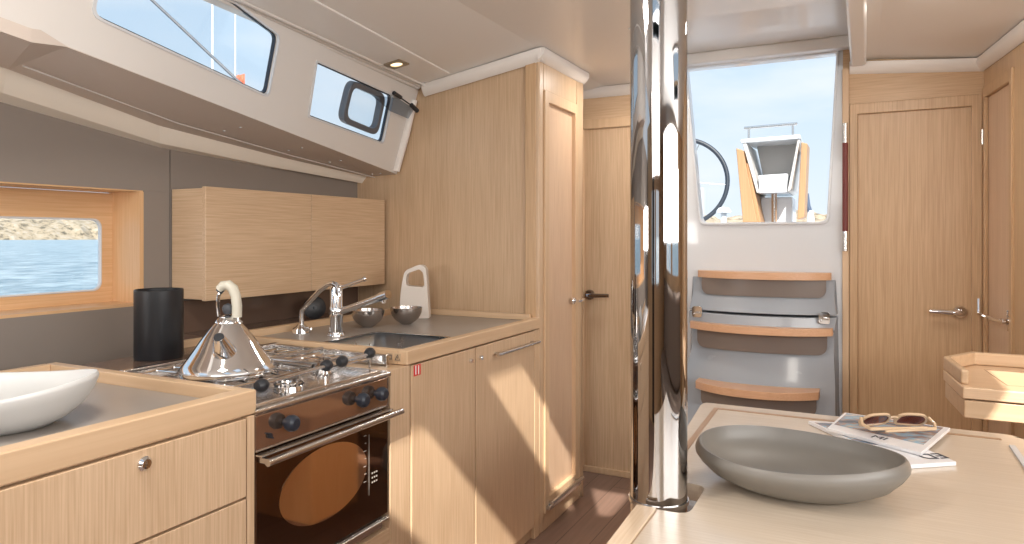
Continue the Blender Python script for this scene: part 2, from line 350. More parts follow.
# --- port cabin side (coachroof) with two windows, built in its own slanted plane
P0 = Vector((-1.64, .965, 1.64)); P1 = Vector((-1.88, 2.55, 1.483)); PT = Vector((-1.773, 2.55, 1.819))
NN = (P1 - P0).cross(PT - P0).normalized()
if NN.x < 0: NN = -NN
E1 = (P1 - P0).normalized(); E2 = NN.cross(E1)
if E2.z < 0: E2 = -E2
def cp(a, b, d): return P0 + E1 * a + E2 * b - NN * d
def to2(p): q = Vector(p) - P0; return (q.dot(E1), q.dot(E2))
botl = [to2(q) for q in ((-1.50, .0, 1.715), (-1.60, .78, 1.640), (-1.64, .965, 1.64), (-1.88, 2.56, 1.483))]
botl[0] = (botl[2][0] - 1.1, -.035); botl[1] = (botl[2][0] - .085, -.018)
topl = [to2((-1.785, 2.56, 1.86)), to2((-1.655, 1.385, 1.89)), to2((-1.48, -.2, 1.93))]
outer = botl + [topl[0], topl[1], (botl[0][0], topl[1][1] + (botl[0][0] - topl[1][0]) * (topl[0][1] - topl[1][1]) / (topl[0][0] - topl[1][0]))]
w1 = [to2(p) for p in ((-1.616, 1.013, 1.722), (-1.716, 1.645, 1.655), (-1.657, 1.634, 1.837))]
w1.append((w1[0][0] - .005, w1[2][1] + .05))
w1 = roundpoly(w1, [.03, .022, .022, .03])
w2 = [to2(p) for p in ((-1.752, 1.869, 1.628), (-1.823, 2.385, 1.599), (-1.761, 2.371, 1.790), (-1.693, 1.844, 1.806))]
w2 = roundpoly(w2, [.006, .02, .02, .006])
struct('wall_cabin_side', MB().plate(outer, [w1, w2], cp, .016), molded, 'white moulded cabin side with slanted windows', 'wall', ang=25)
def ringpoly(poly, inset):
    cx = sum(p[0] for p in poly) / len(poly); cy = sum(p[1] for p in poly) / len(poly); out = []
    for x_, y_ in poly:
        d = Vector((x_ - cx, y_ - cy)); hx = max(abs(p[0] - cx) for p in poly); hy = max(abs(p[1] - cy) for p in poly)
        out.append((x_ - inset * d.x / hx, y_ - inset * d.y / hy))
    return out
wins = []
for n_, wp, lb in ((2, w1, 'long slanted cabin-side window showing sky and rigging'), (3, w2, 'shorter cabin-side window with an opening port')):
    w = struct('window_%d' % n_, None, None, lb, 'window')
    obj('window_frame', ring_(ringpoly(wp, -.004), ringpoly(wp, .0045), lambda a, b, d: cp(a, b, d + .008), .012), rubber_b, w)
    obj('window_reveal', ring_(ringpoly(wp, -.007), ringpoly(wp, .0005), lambda a, b, d: cp(a, b, d - .003), .006), white_gel, w)
    obj('glass', MB().plate(ringpoly(wp, .002), [], lambda a, b, d: cp(a, b, d + .012), .004), pane_m, w)
    wins.append(w)
# opening port in window_3
hc = [to2(p) for p in ((-1.775, 2.07, 1.634), (-1.822, 2.345, 1.618), (-1.757, 2.335, 1.790), (-1.722, 2.07, 1.797))]
hc = [(a, b) for a, b in hc]
hp = roundpoly(hc, .05, 6)
obj('port_frame', ring_(ringpoly(hp, .004), ringpoly(hp, .028), lambda a, b, d: cp(a, b, d + .004), .03), mat('slate port frame', (.10, .115, .14), .35), wins[1], bevel=.004)
obj('port_pane', MB().plate(ringpoly(hp, .026), [], lambda a, b, d: cp(a, b, d + .02), .005), pane_m, wins[1])
flap = [cp(hc[1][0] - .16, hc[3][1] - .02, -.004), cp(hc[1][0] + .02, hc[2][1] + .004, -.006), cp(hc[1][0] + .135, hc[2][1] - .005, -.035), cp(hc[1][0] + .12, hc[2][1] - .055, -.03), cp(hc[1][0] + .01, hc[2][1] - .06, -.004)]
obj('stay_bracket', MB().prism(flap, NN * .003), smoke_m, wins[1])
cc = MB(); cc.tube([cp(hc[1][0] - .02, hc[2][1] + .014, -.012), cp(hc[1][0] + .035, hc[2][1] + .012, -.015)], .009, 10); cc.tube([cp(hc[1][0] + .0, hc[2][1] + .012, -.014), cp(hc[1][0] + .13, hc[2][1] + .0, -.04)], .003, 8)
cc.tube([cp(hc[1][0] + .105, hc[2][1] + .004, -.034), cp(hc[1][0] + .15, hc[2][1] - .008, -.046)], .010, 10)
obj('latch', cc, blackp, wins[1])
# rounded white end moulding of the cabin side against the bulkhead
c = MB(); c.tube([cp(*to2((-1.885, 2.54, 1.50)), -.004), cp(*to2((-1.83, 2.54, 1.66)), -.006), cp(*to2((-1.79, 2.54, 1.81)), -.004)], [.016, .018, .014], 12)
struct('trim_4', c, crown_w, 'white rounded moulding ending the cabin side', 'trim')

# --- underside of the side deck between cabin side and hull wall
Bp = [Vector(p) for p in ((-1.50, -.1, 1.71), (-1.622, .88, 1.625), (-1.64, .965, 1.638), (-1.72, 1.49, 1.588), (-1.80, 2.02, 1.536), (-1.885, 2.57, 1.482))]
Cp = [Vector(p) for p in ((-1.88, -.1, 1.72), (-1.965, .88, 1.648), (-1.985, 1.02, 1.636), (-2.035, 1.49, 1.560), (-2.05, 2.02, 1.515), (-2.055, 2.57, 1.478))]
Wp = [Vector(p) for p in ((-2.13, -.1, 1.70), (-2.115, .88, 1.60), (-2.118, 1.06, 1.568), (-2.12, 1.56, 1.496), (-2.115, 2.02, 1.476), (-2.112, 2.57, 1.462))]
def strip(A, B, th=.03, up=Vector((0, 0, 1))):
    m_ = MB()
    for i in range(len(A) - 1): m_.hexa([A[i], A[i + 1], B[i + 1], B[i]], [A[i] + up * th, A[i + 1] + up * th, B[i + 1] + up * th, B[i] + up * th])
    return m_
struct('ceiling_side_deck', strip(Bp, Cp), liner_taupe, 'taupe underside of the side deck with screws', 'ceiling', ang=60)
Cm = [a.lerp(b, .45) + Vector((.0, 0, -.022)) for a, b in zip(Cp, Wp)]
struct('trim_5', strip(Cp, Cm, .02), liner_cream, 'cream cove under the side deck', 'trim', ang=60)
struct('trim_6', strip(Cm, Wp, .02), liner_cream, 'cream strip above the grey hull panels', 'trim', ang=60)
seam = [a.lerp(b, .72) + Vector((0, 0, -.0065)) for a, b in zip(Bp, Cp)]
struct('trim_7', MB().tube(seam[2:], .0020, 6), molded, 'thin pale seam in the side deck underside', 'trim')
c = MB()
for i, t in ((2, .25), (2, .25), (3, .3), (3, .9), (4, .35), (4, .9)):
    for q in (.34, .60):
        a = Bp[i].lerp(Bp[i + 1], t); b = Cp[i].lerp(Cp[i + 1], t); p = a.lerp(b, q); c.lathe([(0, -.003), (.004, -.002), (.005, .001)], p, 10)
struct('trim_8', c, white_gel, 'small screw caps on the side deck underside', 'screws')

# --- port hull wall: grey panels, wood lined niche with hull window
c = MB()
def wz(y):
    for a, b in zip(Wp, Wp[1:]):
        if a.y <= y <= b.y: return a.z + (b.z - a.z) * (y - a.y) / (b.y - a.y)
    return 1.47
c.box(-2.13, -2.11, -1.9, 1.584, 0, .984); c.box(-2.13, -2.11, 1.4895, 1.584, .984, 1.353); c.box(-2.13, -2.11, -1.9, -.6, .984, 1.346)
struct('wall_port', c, grey_panel, 'grey lower hull wall panel', 'wall')
c = MB(); ys = [-1.9, -.1, .5, .88, 1.06, 1.3, 1.583]
c.prism([(-2.108, -1.9, 1.352)] + [(-2.108, y, 1.71 if y < -.1 else wz(y) + .01) for y in ys] + [(-2.108, 1.583, 1.352)], (-.02, 0, 0))
struct('wall_port_upper_forward', c, grey_panel, 'grey panel above the hull window niche', 'wall')
ys = [1.587, 1.8, 2.02, 2.3, 2.57]
struct('wall_port_upper_aft', MB().prism([(-2.108, 1.587, .98)] + [(-2.108, y, wz(y) + .01) for y in ys] + [(-2.108, 2.57, .98)], (-.02, 0, 0)), grey_panel, 'grey panel above the wall cupboards', 'wall')
struct('wall_port_splashback', MB().box(-2.13, -2.105, 1.587, 2.57, 0, .979), brown_panel, 'dark brown splashback below the wall cupboards', 'splashback')
# niche lining
c = MB(); c.box(-2.27, -2.1095, -.6, 1.487, .976, .985); c.box(-2.27, -2.1095, -.6, 1.487, 1.348, 1.358)
struct('trim_9', c, amber_y, 'wood sill and head lining the window niche', 'trim')
struct('trim_10', MB().box(-2.27, -2.1095, 1.475, 1.489, .985, 1.348), amber_z, 'wood side lining of the window niche', 'trim')
nw = rrect(.30, 1.435, 1.026, 1.258, .028)
struct('wall_port_niche', MB().plate([(-.6, .984), (1.476, .984), (1.476, 1.346), (-.6, 1.346)], [nw], lambda a, b, d: (-2.25 - d, a, b), .012), amber_y, 'wood back of the window niche', 'wall')
w = struct('window_1', None, None, 'hull window with rounded corners looking over water', 'window')
obj('window_frame', ring_(ringpoly(nw, -.003), ringpoly(nw, .003), lambda a, b, d: (-2.247 - d, a, b), .014), white_gel, w, bevel=.002)
obj('glass', MB().plate(nw, [], lambda a, b, d: (-2.258 - d, a, b), .003), pane_m, w)

# --- bulkhead closing the galley (faces the camera) and the locker column
c = MB()
bk = [(-2.14, 0), (-1.185, 0), (-1.185, 1.955), (-1.80, 1.86), (-1.90, 1.50), (-2.14, 1.48)]
c.prism([(a, 2.565, b) for a, b in bk], (0, .02, 0))
struct('wall_bulkhead', c, wood('bulkhead veneer', (.62, .445, .29), (.51, .345, .21), 'Z'), 'oak veneered bulkhead at the end of the galley', 'wall')
struct('trim_11', MB().box(-1.235, -1.187, 2.550, 2.575, 0, 1.955), gold_z, 'darker oak edge strip of the bulkhead', 'trim', bevel=.004)
c = MB(); c.box(-1.19, XW, 2.552, 2.592, 0, 1.955); c.box(-1.19, XW, 2.96, 3.02, 0, 1.95); c.box(-1.19, XW, 2.592, 2.96, 1.80, 1.95); c.box(-1.19, XW, 2.592, 2.96, 0, .07); c.box(-1.9, XW, 3.0, 3.02, 0, 1.95)
struct('wall_locker', c, oak_z, 'oak face of the tall locker column', 'wall', bevel=.006)
d = struct('door_1', None, None, 'tall narrow pink-toned oak locker door', 'door')
c = MB(); c.plate([(2.592, .07), (2.96, .07), (2.96, 1.80), (2.592, 1.80)], [[(2.635, .13), (2.925, .13), (2.925, 1.755), (2.635, 1.755)]], lambda a, b, dd: (XW + .008 - dd, a, b), .026)
obj('door_frame', c, solid_z, d, bevel=.003)
obj('door_panel', MB().box(-1.200, -1.180, 2.594, 2.958, .072, 1.798), pink_oak, d, bevel=.002)
c = MB(); c.box(-1.168, -1.145, 2.600, 2.945, .085, .10); c.tube([(-1.140, 2.605, .112), (-1.140, 2.95, .112)], .009, 12); c.cyl((-1.165, 2.63, .105), (-1.14, 2.63, .112), .006); c.cyl((-1.165, 2.92, .105), (-1.14, 2.92, .112), .006)
obj('kick_rail', c, steel, d)
c = MB(); c.lathe([(.0, .012), (.014, .012), (.017, .004), (.017, 0)], (-1.163, 2.895, .915), 20, (1, 0, 0)); c.tube([(-1.155, 2.895, .915), (-1.135, 2.895, .915), (-1.132, 2.905, .915), (-1.132, 2.945, .918)], .0065, 10)
obj('door_handle', c, chrome, d)

# --- aft wall with companionway opening
hol = roundpoly([(-.693, 1.268), (-.151, 1.268), (-.112, 2.003), (-.762, 2.003)], [.03, .03, .005, .005])
c = MB(); c.box(-1.9, -1.30, YA, YA + .03, 0, 1.96); c.box(-.86, -.79, YA, YA + .03, 0, 1.96); c.box(-1.30, -.86, YA, YA + .03, 1.785, 1.96)
struct('wall_aft_port', c, oak_x, 'oak wall around the passage door', 'wall')
struct('wall_companionway', MB().plate([(-.79, .0), (-.086, .0), (-.086, 2.07), (-.79, 2.07)], [hol], lambda a, b, dd: (a, YA + dd, b), .05), white_gel, 'white moulded surround of the companionway opening', 'wall')
struct('trim_12', ring_(ringpoly(hol, -.012), ringpoly(hol, -.001), lambda a, b, dd: (a, YA - .012 + dd, b), .014), white_gel, 'raised white lip of the companionway opening', 'trim', bevel=.003)
struct('trim_13', MB().box(-.79, -.02, 3.30, YA, 2.012, 2.066), deckhead, 'beige header above the companionway opening', 'trim', bevel=.01)
c = MB(); c.box(-.028, .389, YA, YA + .03, 1.73, 1.97); c.box(-.086, -.028, YA, YA + .03, 0, 2.10); c.box(.389, .44, YA, YA + .03, 0, 1.97)
struct('wall_aft_starboard', c, gold_x, 'golden oak wall above the aft cabin door', 'wall')
struct('trim_14', MB().box(-.088, -.062, YA - .012, YA + .03, 0, 1.93), solid_z, 'slim oak jamb beside the companionway steps', 'trim', bevel=.002)
# doors in the aft wall
def lever(side, x, z, y, m, parent, L=.1, s=1):
    c = MB(); c.lathe([(0, .014), (.022, .014), (.026, .006), (.026, 0)], (x, y, z), 24, (0, -1, 0))
    c.tube([(x, y - .01, z), (x, y - .038, z), (x + side * .012, y - .046, z), (x + side * .03, y - .047, z), (x + side * L, y - .046, z + .002)], [.010, .010, .011, .011, .009], 12)
    obj('door_handle', c, m, parent)
d = struct('door_2', None, None, 'pale oak passage door behind the steel mast post', 'door')
c = MB(); c.plate([(-1.32, 0.0), (-.85, 0.0), (-.85, 1.80), (-1.32, 1.80)], [[(-1.287, .03), (-.885, .03), (-.885, 1.752), (-1.287, 1.752)]], lambda a, b, dd: (a, YA - .014 + dd, b), .016); obj('door_frame', c, solid_z, d, bevel=.003)
obj('door_panel', MB().box(-1.299, -.861, YA + .0022, YA + .028, .005, 1.784), oak_z, d, bevel=.002)
lever(1, -1.255, .905, YA - .003, mat('dark chrome', (.30, .29, .30), .12, 1), d, .115)
d = struct('door_3', None, None, 'golden oak aft cabin door right of the steps', 'door')
c = MB(); c.plate([(-.060, 0.0), (.420, 0.0), (.420, 1.775), (-.060, 1.775)], [[(-.028, .03), (.384, .03), (.384, 1.729), (-.028, 1.729)]], lambda a, b, dd: (a, YA - .014 + dd, b), .016); obj('door_frame', c, gold_z, d, bevel=.003)
obj('door_panel', MB().box(-.0278, .3888, YA + .0022, YA + .028, .005, 1.7298), gold_z, d, bevel=.002)
lever(-1, .345, .895, YA - .004, chrome, d, .11)
# short starboard wall, running slightly outboard, with its own door
ang = math.atan2(.485 - .415, YA - 2.75)
SM = Matrix.Translation((.427, YA, 0)) @ Matrix.Rotation(ang, 4, 'Z')   # local: -Y runs toward the camera along the wall, +X outboard
def sb(mb, x0, x1, y0_, y1_, z0, z1): mb.box(x0, x1, y0_, y1_, z0, z1, SM); return mb
c = MB(); sb(c, 0, .03, -.04, .0, 0, 1.97); sb(c, 0, .03, -.614, -.345, 0, 1.97); sb(c, 0, .03, -.345, -.04, 1.755, 1.97)
struct('wall_starboard_short', c, gold_z, 'golden oak wall beside the chart table', 'wall')
d = struct('door_4', None, None, 'narrow golden oak locker door near the right edge', 'door')
c = MB(); c.plate([(-.375, .0), (-.02, .0), (-.02, 1.80), (-.375, 1.80)], [[(-.345, .03), (-.045, .03), (-.045, 1.755), (-.345, 1.755)]], lambda a, b, dd: SM @ Vector((-.010 + dd, a, b)), .014); obj('door_frame', c, gold_z, d, bevel=.003)
c = MB(); sb(c, 0.0045, .03, -.3448, -.0402, .005, 1.7548); obj('door_panel', c, pink_oak, d, bevel=.002)
for z_ in (.28, 1.60):
    c = MB(); c.tube([SM @ Vector((-.012, -.03, z_ - .03)), SM @ Vector((-.012, -.03, z_ + .03))], .006, 10); obj('hinge', c, steel, d)
c = MB(); sb(c, -.004, .0, -.335, -.305, .86, .935); c.tube([SM @ Vector((-.02, -.32, .895)), SM @ Vector((-.032, -.27, .895)), SM @ Vector((-.030, -.06, .895))], .0065, 10); c.tube([SM @ Vector((-.030, -.07, .895)), SM @ Vector((-.030, -.055, .90)), SM @ Vector((-.030, -.05, .955))], .0055, 10)
c.cyl(SM @ Vector((.0, -.32, .895)), SM @ Vector((-.026, -.32, .895)), .011)
obj('door_handle', c, chrome, d)
# bulkhead carrying the back of the chart table (outside the frame to the right)
c = MB(); c.box(.49, 2.0, 2.755, 2.785, 0, 1.97)
struct('wall_chart_bulkhead', c, gold_z, 'oak bulkhead behind the chart table', 'wall')
# crown mouldings
def crown(name, a, b, nrm, lb, drop=(.0, .0), tall=.05, ext=.03):
    a, b, nrm = Vector(a), Vector(b), Vector(nrm)
    prof = [(0, -.0), (ext, -.0), (ext, -.018), (ext * .75, -tall * .62), (ext * .35, -tall * .9), (0, -tall)]
    A = [a + nrm * p + Vector((0, 0, q)) for p, q in prof]; B = [b + nrm * p + Vector((0, 0, q)) for p, q in prof]
    struct(name, MB().hexa(A, B), crown_w, lb, 'trim', bevel=.002)
crown('trim_15', (-1.725, 2.555, ceil_z(-1.725)), (-1.155, 2.555, 1.958), (0, -1, 0), 'white crown moulding over the galley bulkhead')
crown('trim_16', (-1.17, 2.53, 1.958), (-1.17, 3.04, 1.958), (1, 0, 0), 'white crown moulding over the tall locker')
crown('trim_17', (-1.9, YA, 1.958), (-.78, YA, 1.958), (0, -1, 0), 'white crown moulding over the passage door')
crown('trim_18', (-.06, YA, 1.956), (.43, YA, ceil_z(.43) - .002), (0, -1, 0), 'white crown moulding over the aft cabin door')
crown('trim_19', (.425, YA - .0, ceil_z(.425) - .002), (.495, 2.75, ceil_z(.495) - .002), (-1, 0, 0), 'white crown moulding over the right locker door')

# --- forward and starboard part of the saloon (behind the camera; seen in reflections)
c = MB(); c.box(-2.2, -1.0, -1.92, -1.9, 0, 1.96); c.box(.6, 2.0, -1.92, -1.9, 0, 1.96); c.box(-1.0, .6, -1.92, -1.9, 1.5, 1.96); c.box(-1.0, .6, -1.92, -1.9, 0, .9); c.box(-.35, -.1, -1.92, -1.9, .9, 1.5)
struct('wall_forward', c, gold_z, 'oak forward bulkhead', 'wall')
c = MB(); c.box(2.0, 2.02, -1.9, 2.785, 0, 1.0); c.box(2.0, 2.02, -1.9, 2.785, 1.55, 2.0); c.box(2.0, 2.02, -1.9, -.9, 1.0, 1.55); c.box(2.0, 2.02, .2, .5, 1.0, 1.55); c.box(2.0, 2.02, 1.7, 2.785, 1.0, 1.55)
struct('wall_starboard', c, gold_y, 'oak starboard cabin side with windows', 'wall')

struct('reflection_panel', MB().box(-.9, -.45, -1.895, -1.885, .02, 1.75), mat('dark reflection panel', (.03, .022, .02), .3), 'dark panel added forward to darken the post reflection', 'door')  # dark panel added behind the camera to darken the steel post's reflection
struct('unseen_bench_box', MB().box(-.28, .2, 2.2, 2.5, 0, .45), amber_z, 'oak bench box added behind the table for the oven reflection', 'box', bevel=.004)  # unseen box added so the oven glass has wood to reflect
# ================================================================ GALLEY
# --- left drawer unit
t = thing('galley_cabinet', 'oak drawer unit with a round push lock in the left foreground', 'cabinet', (-1.5, .5, 0))
c = MB(); c.box(-1.89, XW - .018, -.6, 1.083, .0, .818); c.box(XW - .02, XW + .001, 1.063, 1.083, .0, .818)
obj('body', c, oak_z, t, bevel=.001)
dr = obj('drawer', MB().box(XW - .018, XW + .002, -.4, 1.060, .650, .815), oak_z, t, bevel=.002)
c = MB(); c.lathe([(0, .010), (.009, .009), (.0135, .004), (.0135, 0)], (XW + .002, .825, .789), 24, (1, 0, 0)); obj('push_lock', c, chrome, dr)
obj('drawer', MB().box(XW - .018, XW + .002, -.4, 1.060, .43, .645), oak_z, t, bevel=.002)
# --- its worktop: grey laminate inside a raised oak lip
t = thing('worktop', 'grey worktop with raised oak lip under the white bowl', 'worktop', (-1.5, .5, .82))
obj('laminate_top', MB().box(-1.875, -1.20, -.6, 1.058, .822, .845), laminate, t)
c = MB(); c.box(-1.21, XW, -.6, 1.09, .820, .872); obj('lip', c, solid_y, t, bevel=.004)
c = MB(); c.box(-1.895, -1.2095, 1.062, 1.0895, .820, .8718); obj('lip', c, solid_x, t, bevel=.003)
c = MB(); c.box(-1.8945, -1.872, -.6, 1.0625, .820, .8722); obj('lip', c, solid_y, t, bevel=.003)

# --- stove
SY0, SY1 = 1.084, 1.546
t = thing('gas_stove', 'stainless gas stove with mirrored control panel and dark oven door', 'stove', (-1.4, 1.33, .3))
c = MB(); c.box(-1.62, XW - .012, SY0 + .008, SY1, .40, .828); obj('body', c, steel, t, bevel=.003)
c = MB(); c.box(-1.61, -1.19, SY0 + .008, SY1, .828, .834)
c.box(-1.64, -1.622, SY0 + .008, 1.60, .81, .872); c.box(-1.64, -1.20, 1.585, 1.60, .81, .868); c.box(-1.64, -1.20, SY0 + .008, SY0 + .013, .81, .8655)
obj('hob_tray', c, hobsteel, t, bevel=.002)
c = MB(); c.tube([(XW - .004, SY0, .822), (XW - .004, 1.562, .822)], .008, 14); c.box(XW - .03, XW - .004, SY0, 1.562, .818, .830); obj('front_rail', c, steel, t)
c = MB(); c.box(XW - .012, XW + .003, SY0, SY1 + .004, .740, .815); cp_ = obj('control_panel', c, brownmirror, t, bevel=.002)
c = MB(); c.box(XW + .003, XW + .0045, SY0, SY1 + .004, .737, .741); c.box(XW + .003, XW + .0045, SY1 + .001, SY1 + .004, .733, .815); obj('panel_edging', c, steel, cp_)
def knob(y, z, parent):
    c = MB(); c.lathe([(0, .036), (.011, .036), (.0165, .031), (.019, .022), (.0165, .012), (.009, .008), (.008, 0)], (XW + .004, y, z), 24, (1, 0, 0))
    return obj('knob', c, mat('navy black knob', (.016, .022, .035), .35), parent)
for y_ in (1.167, 1.415, 1.493): knob(y_, .783, t)
c = MB(); c.tube([(XW + .003, 1.122, .764), (XW + .008, 1.122, .764)], .006, 12); c.tube([(XW + .005, 1.112, .772), (XW + .005, 1.132, .756)], .002, 6); obj('igniter_button', c, blackp, cp_)
# burners and grates
def burner(x, y, r, parent):
    c = MB(); c.lathe([(0, .020), (r * .55, .020), (r * .62, .016), (r * .62, .012), (r * .9, .010), (r, .006), (r, 0)], (x, y, .834), 32)
    b = obj('burner', c, hobsteel, parent)
    c = MB(); c.lathe([(r * .5, .0205), (r * .5, .0235), (0, .0245)], (x, y, .834), 24); obj('burner_cap', c, mat('burner cap grey', (.16, .15, .15), .35, .8), b)
    c = MB()
    for k in range(18):
        a = k * math.tau / 18; c.box(x + math.cos(a) * r * .93 - .0015, x + math.cos(a) * r * .93 + .0015, y + math.sin(a) * r * .93 - .0015, y + math.sin(a) * r * .93 + .0015, .840, .8455)
    obj('flame_ports', c, blackp, b)
burner(-1.25, 1.265, .036, t); burner(-1.50, 1.43, .040, t); burner(-1.33, 1.47, .030, t)
def grate(x0, x1, y0, y1, parent):
    z = .862; c = MB()
    c.tube([(x0, y0, z), (x1, y0, z), (x1, y1, z), (x0, y1, z), (x0, y0, z)], .0028, 8)
    xm, ym = (x0 + x1) / 2, (y0 + y1) / 2
    for k in (.25, .5, .75):
        x = x0 + (x1 - x0) * k; y = y0 + (y1 - y0) * k
        c.tube([(x, y0, z), (x, ym - .02, z + .003)], .0024, 8); c.tube([(x, y1, z), (x, ym + .02, z + .003)], .0024, 8)
        c.tube([(x0, y, z), (xm - .02, y, z + .003)], .0024, 8); c.tube([(x1, y, z), (xm + .02, y, z + .003)], .0024, 8)
    for x in (x0, x1):
        for y in (y0, y1): c.tube([(x, y, z), (x, y, .834)], .0028, 8)
    obj('pan_grate', c, chrome, parent)
grate(-1.585, -1.42, 1.335, 1.555, t); grate(-1.40, -1.235, 1.375, 1.555, t); grate(-1.60, -1.27, 1.115, 1.315, t)
# pan clamps: bars with black knobs
def clamp(pts, parent, knobs):
    c = MB(); c.tube(pts, .0045, 10); b = obj('pan_clamp', c, steel, parent)
    for p in knobs:
        c = MB(); c.lathe([(0, .015), (.010, .0135), (.0145, .006), (.0155, 0), (.0145, -.006), (.010, -.0135), (0, -.015)], p, 18, (0, 1, 0)); obj('clamp_knob', c, blackp, b)
clamp([(-1.196, 1.11, .872), (-1.215, 1.365, .874)], t, [(-1.190, 1.122, .872), (-1.218, 1.362, .874)])
clamp([(-1.222, 1.42, .874), (-1.234, 1.57, .874)], t, [(-1.222, 1.425, .874), (-1.234, 1.555, .876)])
clamp([(-1.60, 1.33, .874), (-1.24, 1.335, .874)], t, [])
clamp([(-1.60, 1.37, .872), (-1.25, 1.367, .874)], t, [])
clamp([(-1.42, 1.34, .874), (-1.42, 1.57, .874)], t, [])
# oven door
dz0, dz1 = .445, .732
c = MB(); c.box(XW - .012, XW + .004, SY0, SY1 + .002, dz0, dz1); od = obj('oven_door', c, ovenglass, t, bevel=.002)
el = []
for k in range(48):
    a = k * math.tau / 48; yy = 1.302 + math.cos(a) * .153; zz = .605 + math.sin(a) * .090; el.append((XW + .0042, yy, zz))
obj('viewing_window', MB().prism(el, (.0012, 0, 0)), ovenview, od)
c = MB(); c.tube([(XW + .036, SY0 + .002, .719), (XW + .036, 1.568, .722)], .0085, 14)
c.box(XW + .0, XW + .033, SY0 + .006, SY0 + .016, .714, .725); c.box(XW + .0, XW + .033, SY1 - .012, SY1 - .002, .716, .727)
c.box(XW + .004, XW + .022, SY0, SY1, .7285, .732); obj('oven_handle', c, steel, od)
c = MB()
for k in range(7): c.box(XW + .0055, XW + .0062, 1.452 - (.010 if k % 2 == 0 else .006), 1.452, .560 + k * .020, .5615 + k * .020)
c.box(XW + .0055, XW + .0062, 1.463, 1.464, .52, .68)
for k in range(9): c.box(XW + .0055, XW + .0062, 1.475 + .009 * (k % 3), 1.480 + .009 * (k % 3), .548 + .012 * (k // 3), .552 + .012 * (k // 3))
obj('printed_scale', c, mat('faint print', (.40, .36, .32), .5), od)
c = MB(); c.box(XW - .012, XW + .004, SY0, SY1 + .002, .428, .438); c.tube([(XW + .008, 1.30, .433), (XW + .008, 1.545, .433)], .0035, 8); obj('door_trim_bar', c, steel, t, bevel=.001)
# recess panels around the stove
struct('trim_20', MB().box(-1.7, XW - .004, 1.09, 1.605, .0, .395), oak_y, 'oak panel below the oven', 'panel', bevel=.002)
struct('trim_21', MB().box(-1.7, XW - .001, 1.565, 1.658, .0, .831), oak_z, 'oak filler strip between oven and sink cabinet', 'panel', bevel=.002)
struct('trim_22', MB().box(-1.85, -1.66, 1.09, 1.60, .80, .862), brown_panel, 'dark shelf behind the stove', 'shelf')
struct('trim_23', MB().box(-1.870, -1.851, 1.36, 1.60, .80, .884), solid_y, 'oak lip behind the stove', 'trim', bevel=.003)

# --- sink cabinet with two doors
t = thing('sink_cabinet', 'oak cabinet below the sink with bar handle and push locks', 'cabinet', (-1.5, 2.1, 0))
c = MB(); c.box(-2.08, XW - .018, 1.660, 2.548, .0, .69); c.box(-2.08, XW - .018, 1.660, 1.672, .69, .818); c.box(-1.19, XW - .018, 1.672, 2.548, .69, .818); obj('body', c, oak_z, t)
for a, b in ((1.663, 2.030), (2.036, 2.500)):
    dr = obj('door', MB().box(XW - .018, XW + .002, a, b, .05, .828), oak_z, t, bevel=.003)
    yk = 1.996 if a < 2 else 2.062
    c = MB(); c.lathe([(0, .010), (.007, .010), (.0085, .005), (.0085, 0)], (XW + .002, yk, .790), 20, (1, 0, 0)); obj('push_lock', c, chrome, dr)
    if a > 2:
        c = MB(); c.tube([(XW + .028, 2.145, .788), (XW + .028, 2.49, .788)], .0062, 14); c.cyl((XW, 2.17, .788), (XW + .028, 2.17, .788), .005); c.cyl((XW, 2.465, .788), (XW + .028, 2.465, .788), .005); obj('handle', c, steel, dr)
    else:
        obj('red_sticker', MB().box(XW + .0021, XW + .0028, 1.672, 1.707, .795, .827), red_s, dr)
        c = MB(); c.box(XW + .0029, XW + .0034, 1.679, 1.684, .799, .825); c.box(XW + .0029, XW + .0034, 1.693, 1.698, .798, .824); obj('sticker_mark', c, white_s, dr)
obj('stile', MB().box(XW - .018, XW + .001, 2.504, 2.548, .0, .830), solid_z, t, bevel=.002)
# --- sink worktop
t = thing('worktop', 'grey worktop with oak edging around the sink', 'worktop', (-1.5, 2.1, .82))
sk = rrect(-1.535, -1.235, 1.700, 1.985, .03)
obj('laminate_top', MB().plate([(-1.83, 1.662), (-1.20, 1.662), (-1.20, 2.546), (-1.83, 2.546)], [sk], lambda a, b, d: (a, b, .864 - d), .03), laminate, t)
e_ = obj('edging', MB().box(-1.202, XW + .004, 1.638, 2.552, .832, .875), solid_y, t, bevel=.005)
e2 = obj('edging', MB().box(-1.853, -1.2015, 1.6385, 1.664, .832, .8745), solid_x, t, bevel=.003)
obj('back_lip', MB().box(-1.853, -1.828, 1.605, 2.546, .820, .888), solid_y, t, bevel=.003)
obj('back_lip', MB().box(-1.827, -1.2025, 2.530, 2.5465, .864, .888), solid_x, t, bevel=.003)
# icon plates on the end of the edging
for k, (xa, xb) in enumerate(((-1.240, -1.217), (-1.210, -1.188))):
    ip = obj('pictogram_plate', MB().box(xa, xb, 1.6365, 1.6384, .842, .864), icon_s, e2 if k == 0 else e_)
    c = MB()
    if k == 0:
        for q in ((xa + .003, xb - .003, .8420, .8442), (xa + .003, xb - .003, .8535, .8557), (xa + .003, xa + .0052, .8420, .8557), (xb - .0052, xb - .003, .8420, .8557), ((xa + xb) / 2 - .0006, (xa + xb) / 2 + .0006, .8425, .8555)): c.box(q[0], q[1], 1.6358, 1.6364, q[2] + .004, q[3] + .004)
    else:
        m_ = (xa + xb) / 2; tri = [(xa + .003, 1.6361, .846), (xb - .003, 1.6361, .846), (m_, 1.6361, .861)]
        c.tube(tri + [tri[0]], .0011, 6); c.box(m_ - .0007, m_ + .0007, 1.6356, 1.6364, .850, .856)
    c and obj('pictogram', c, ink, t)
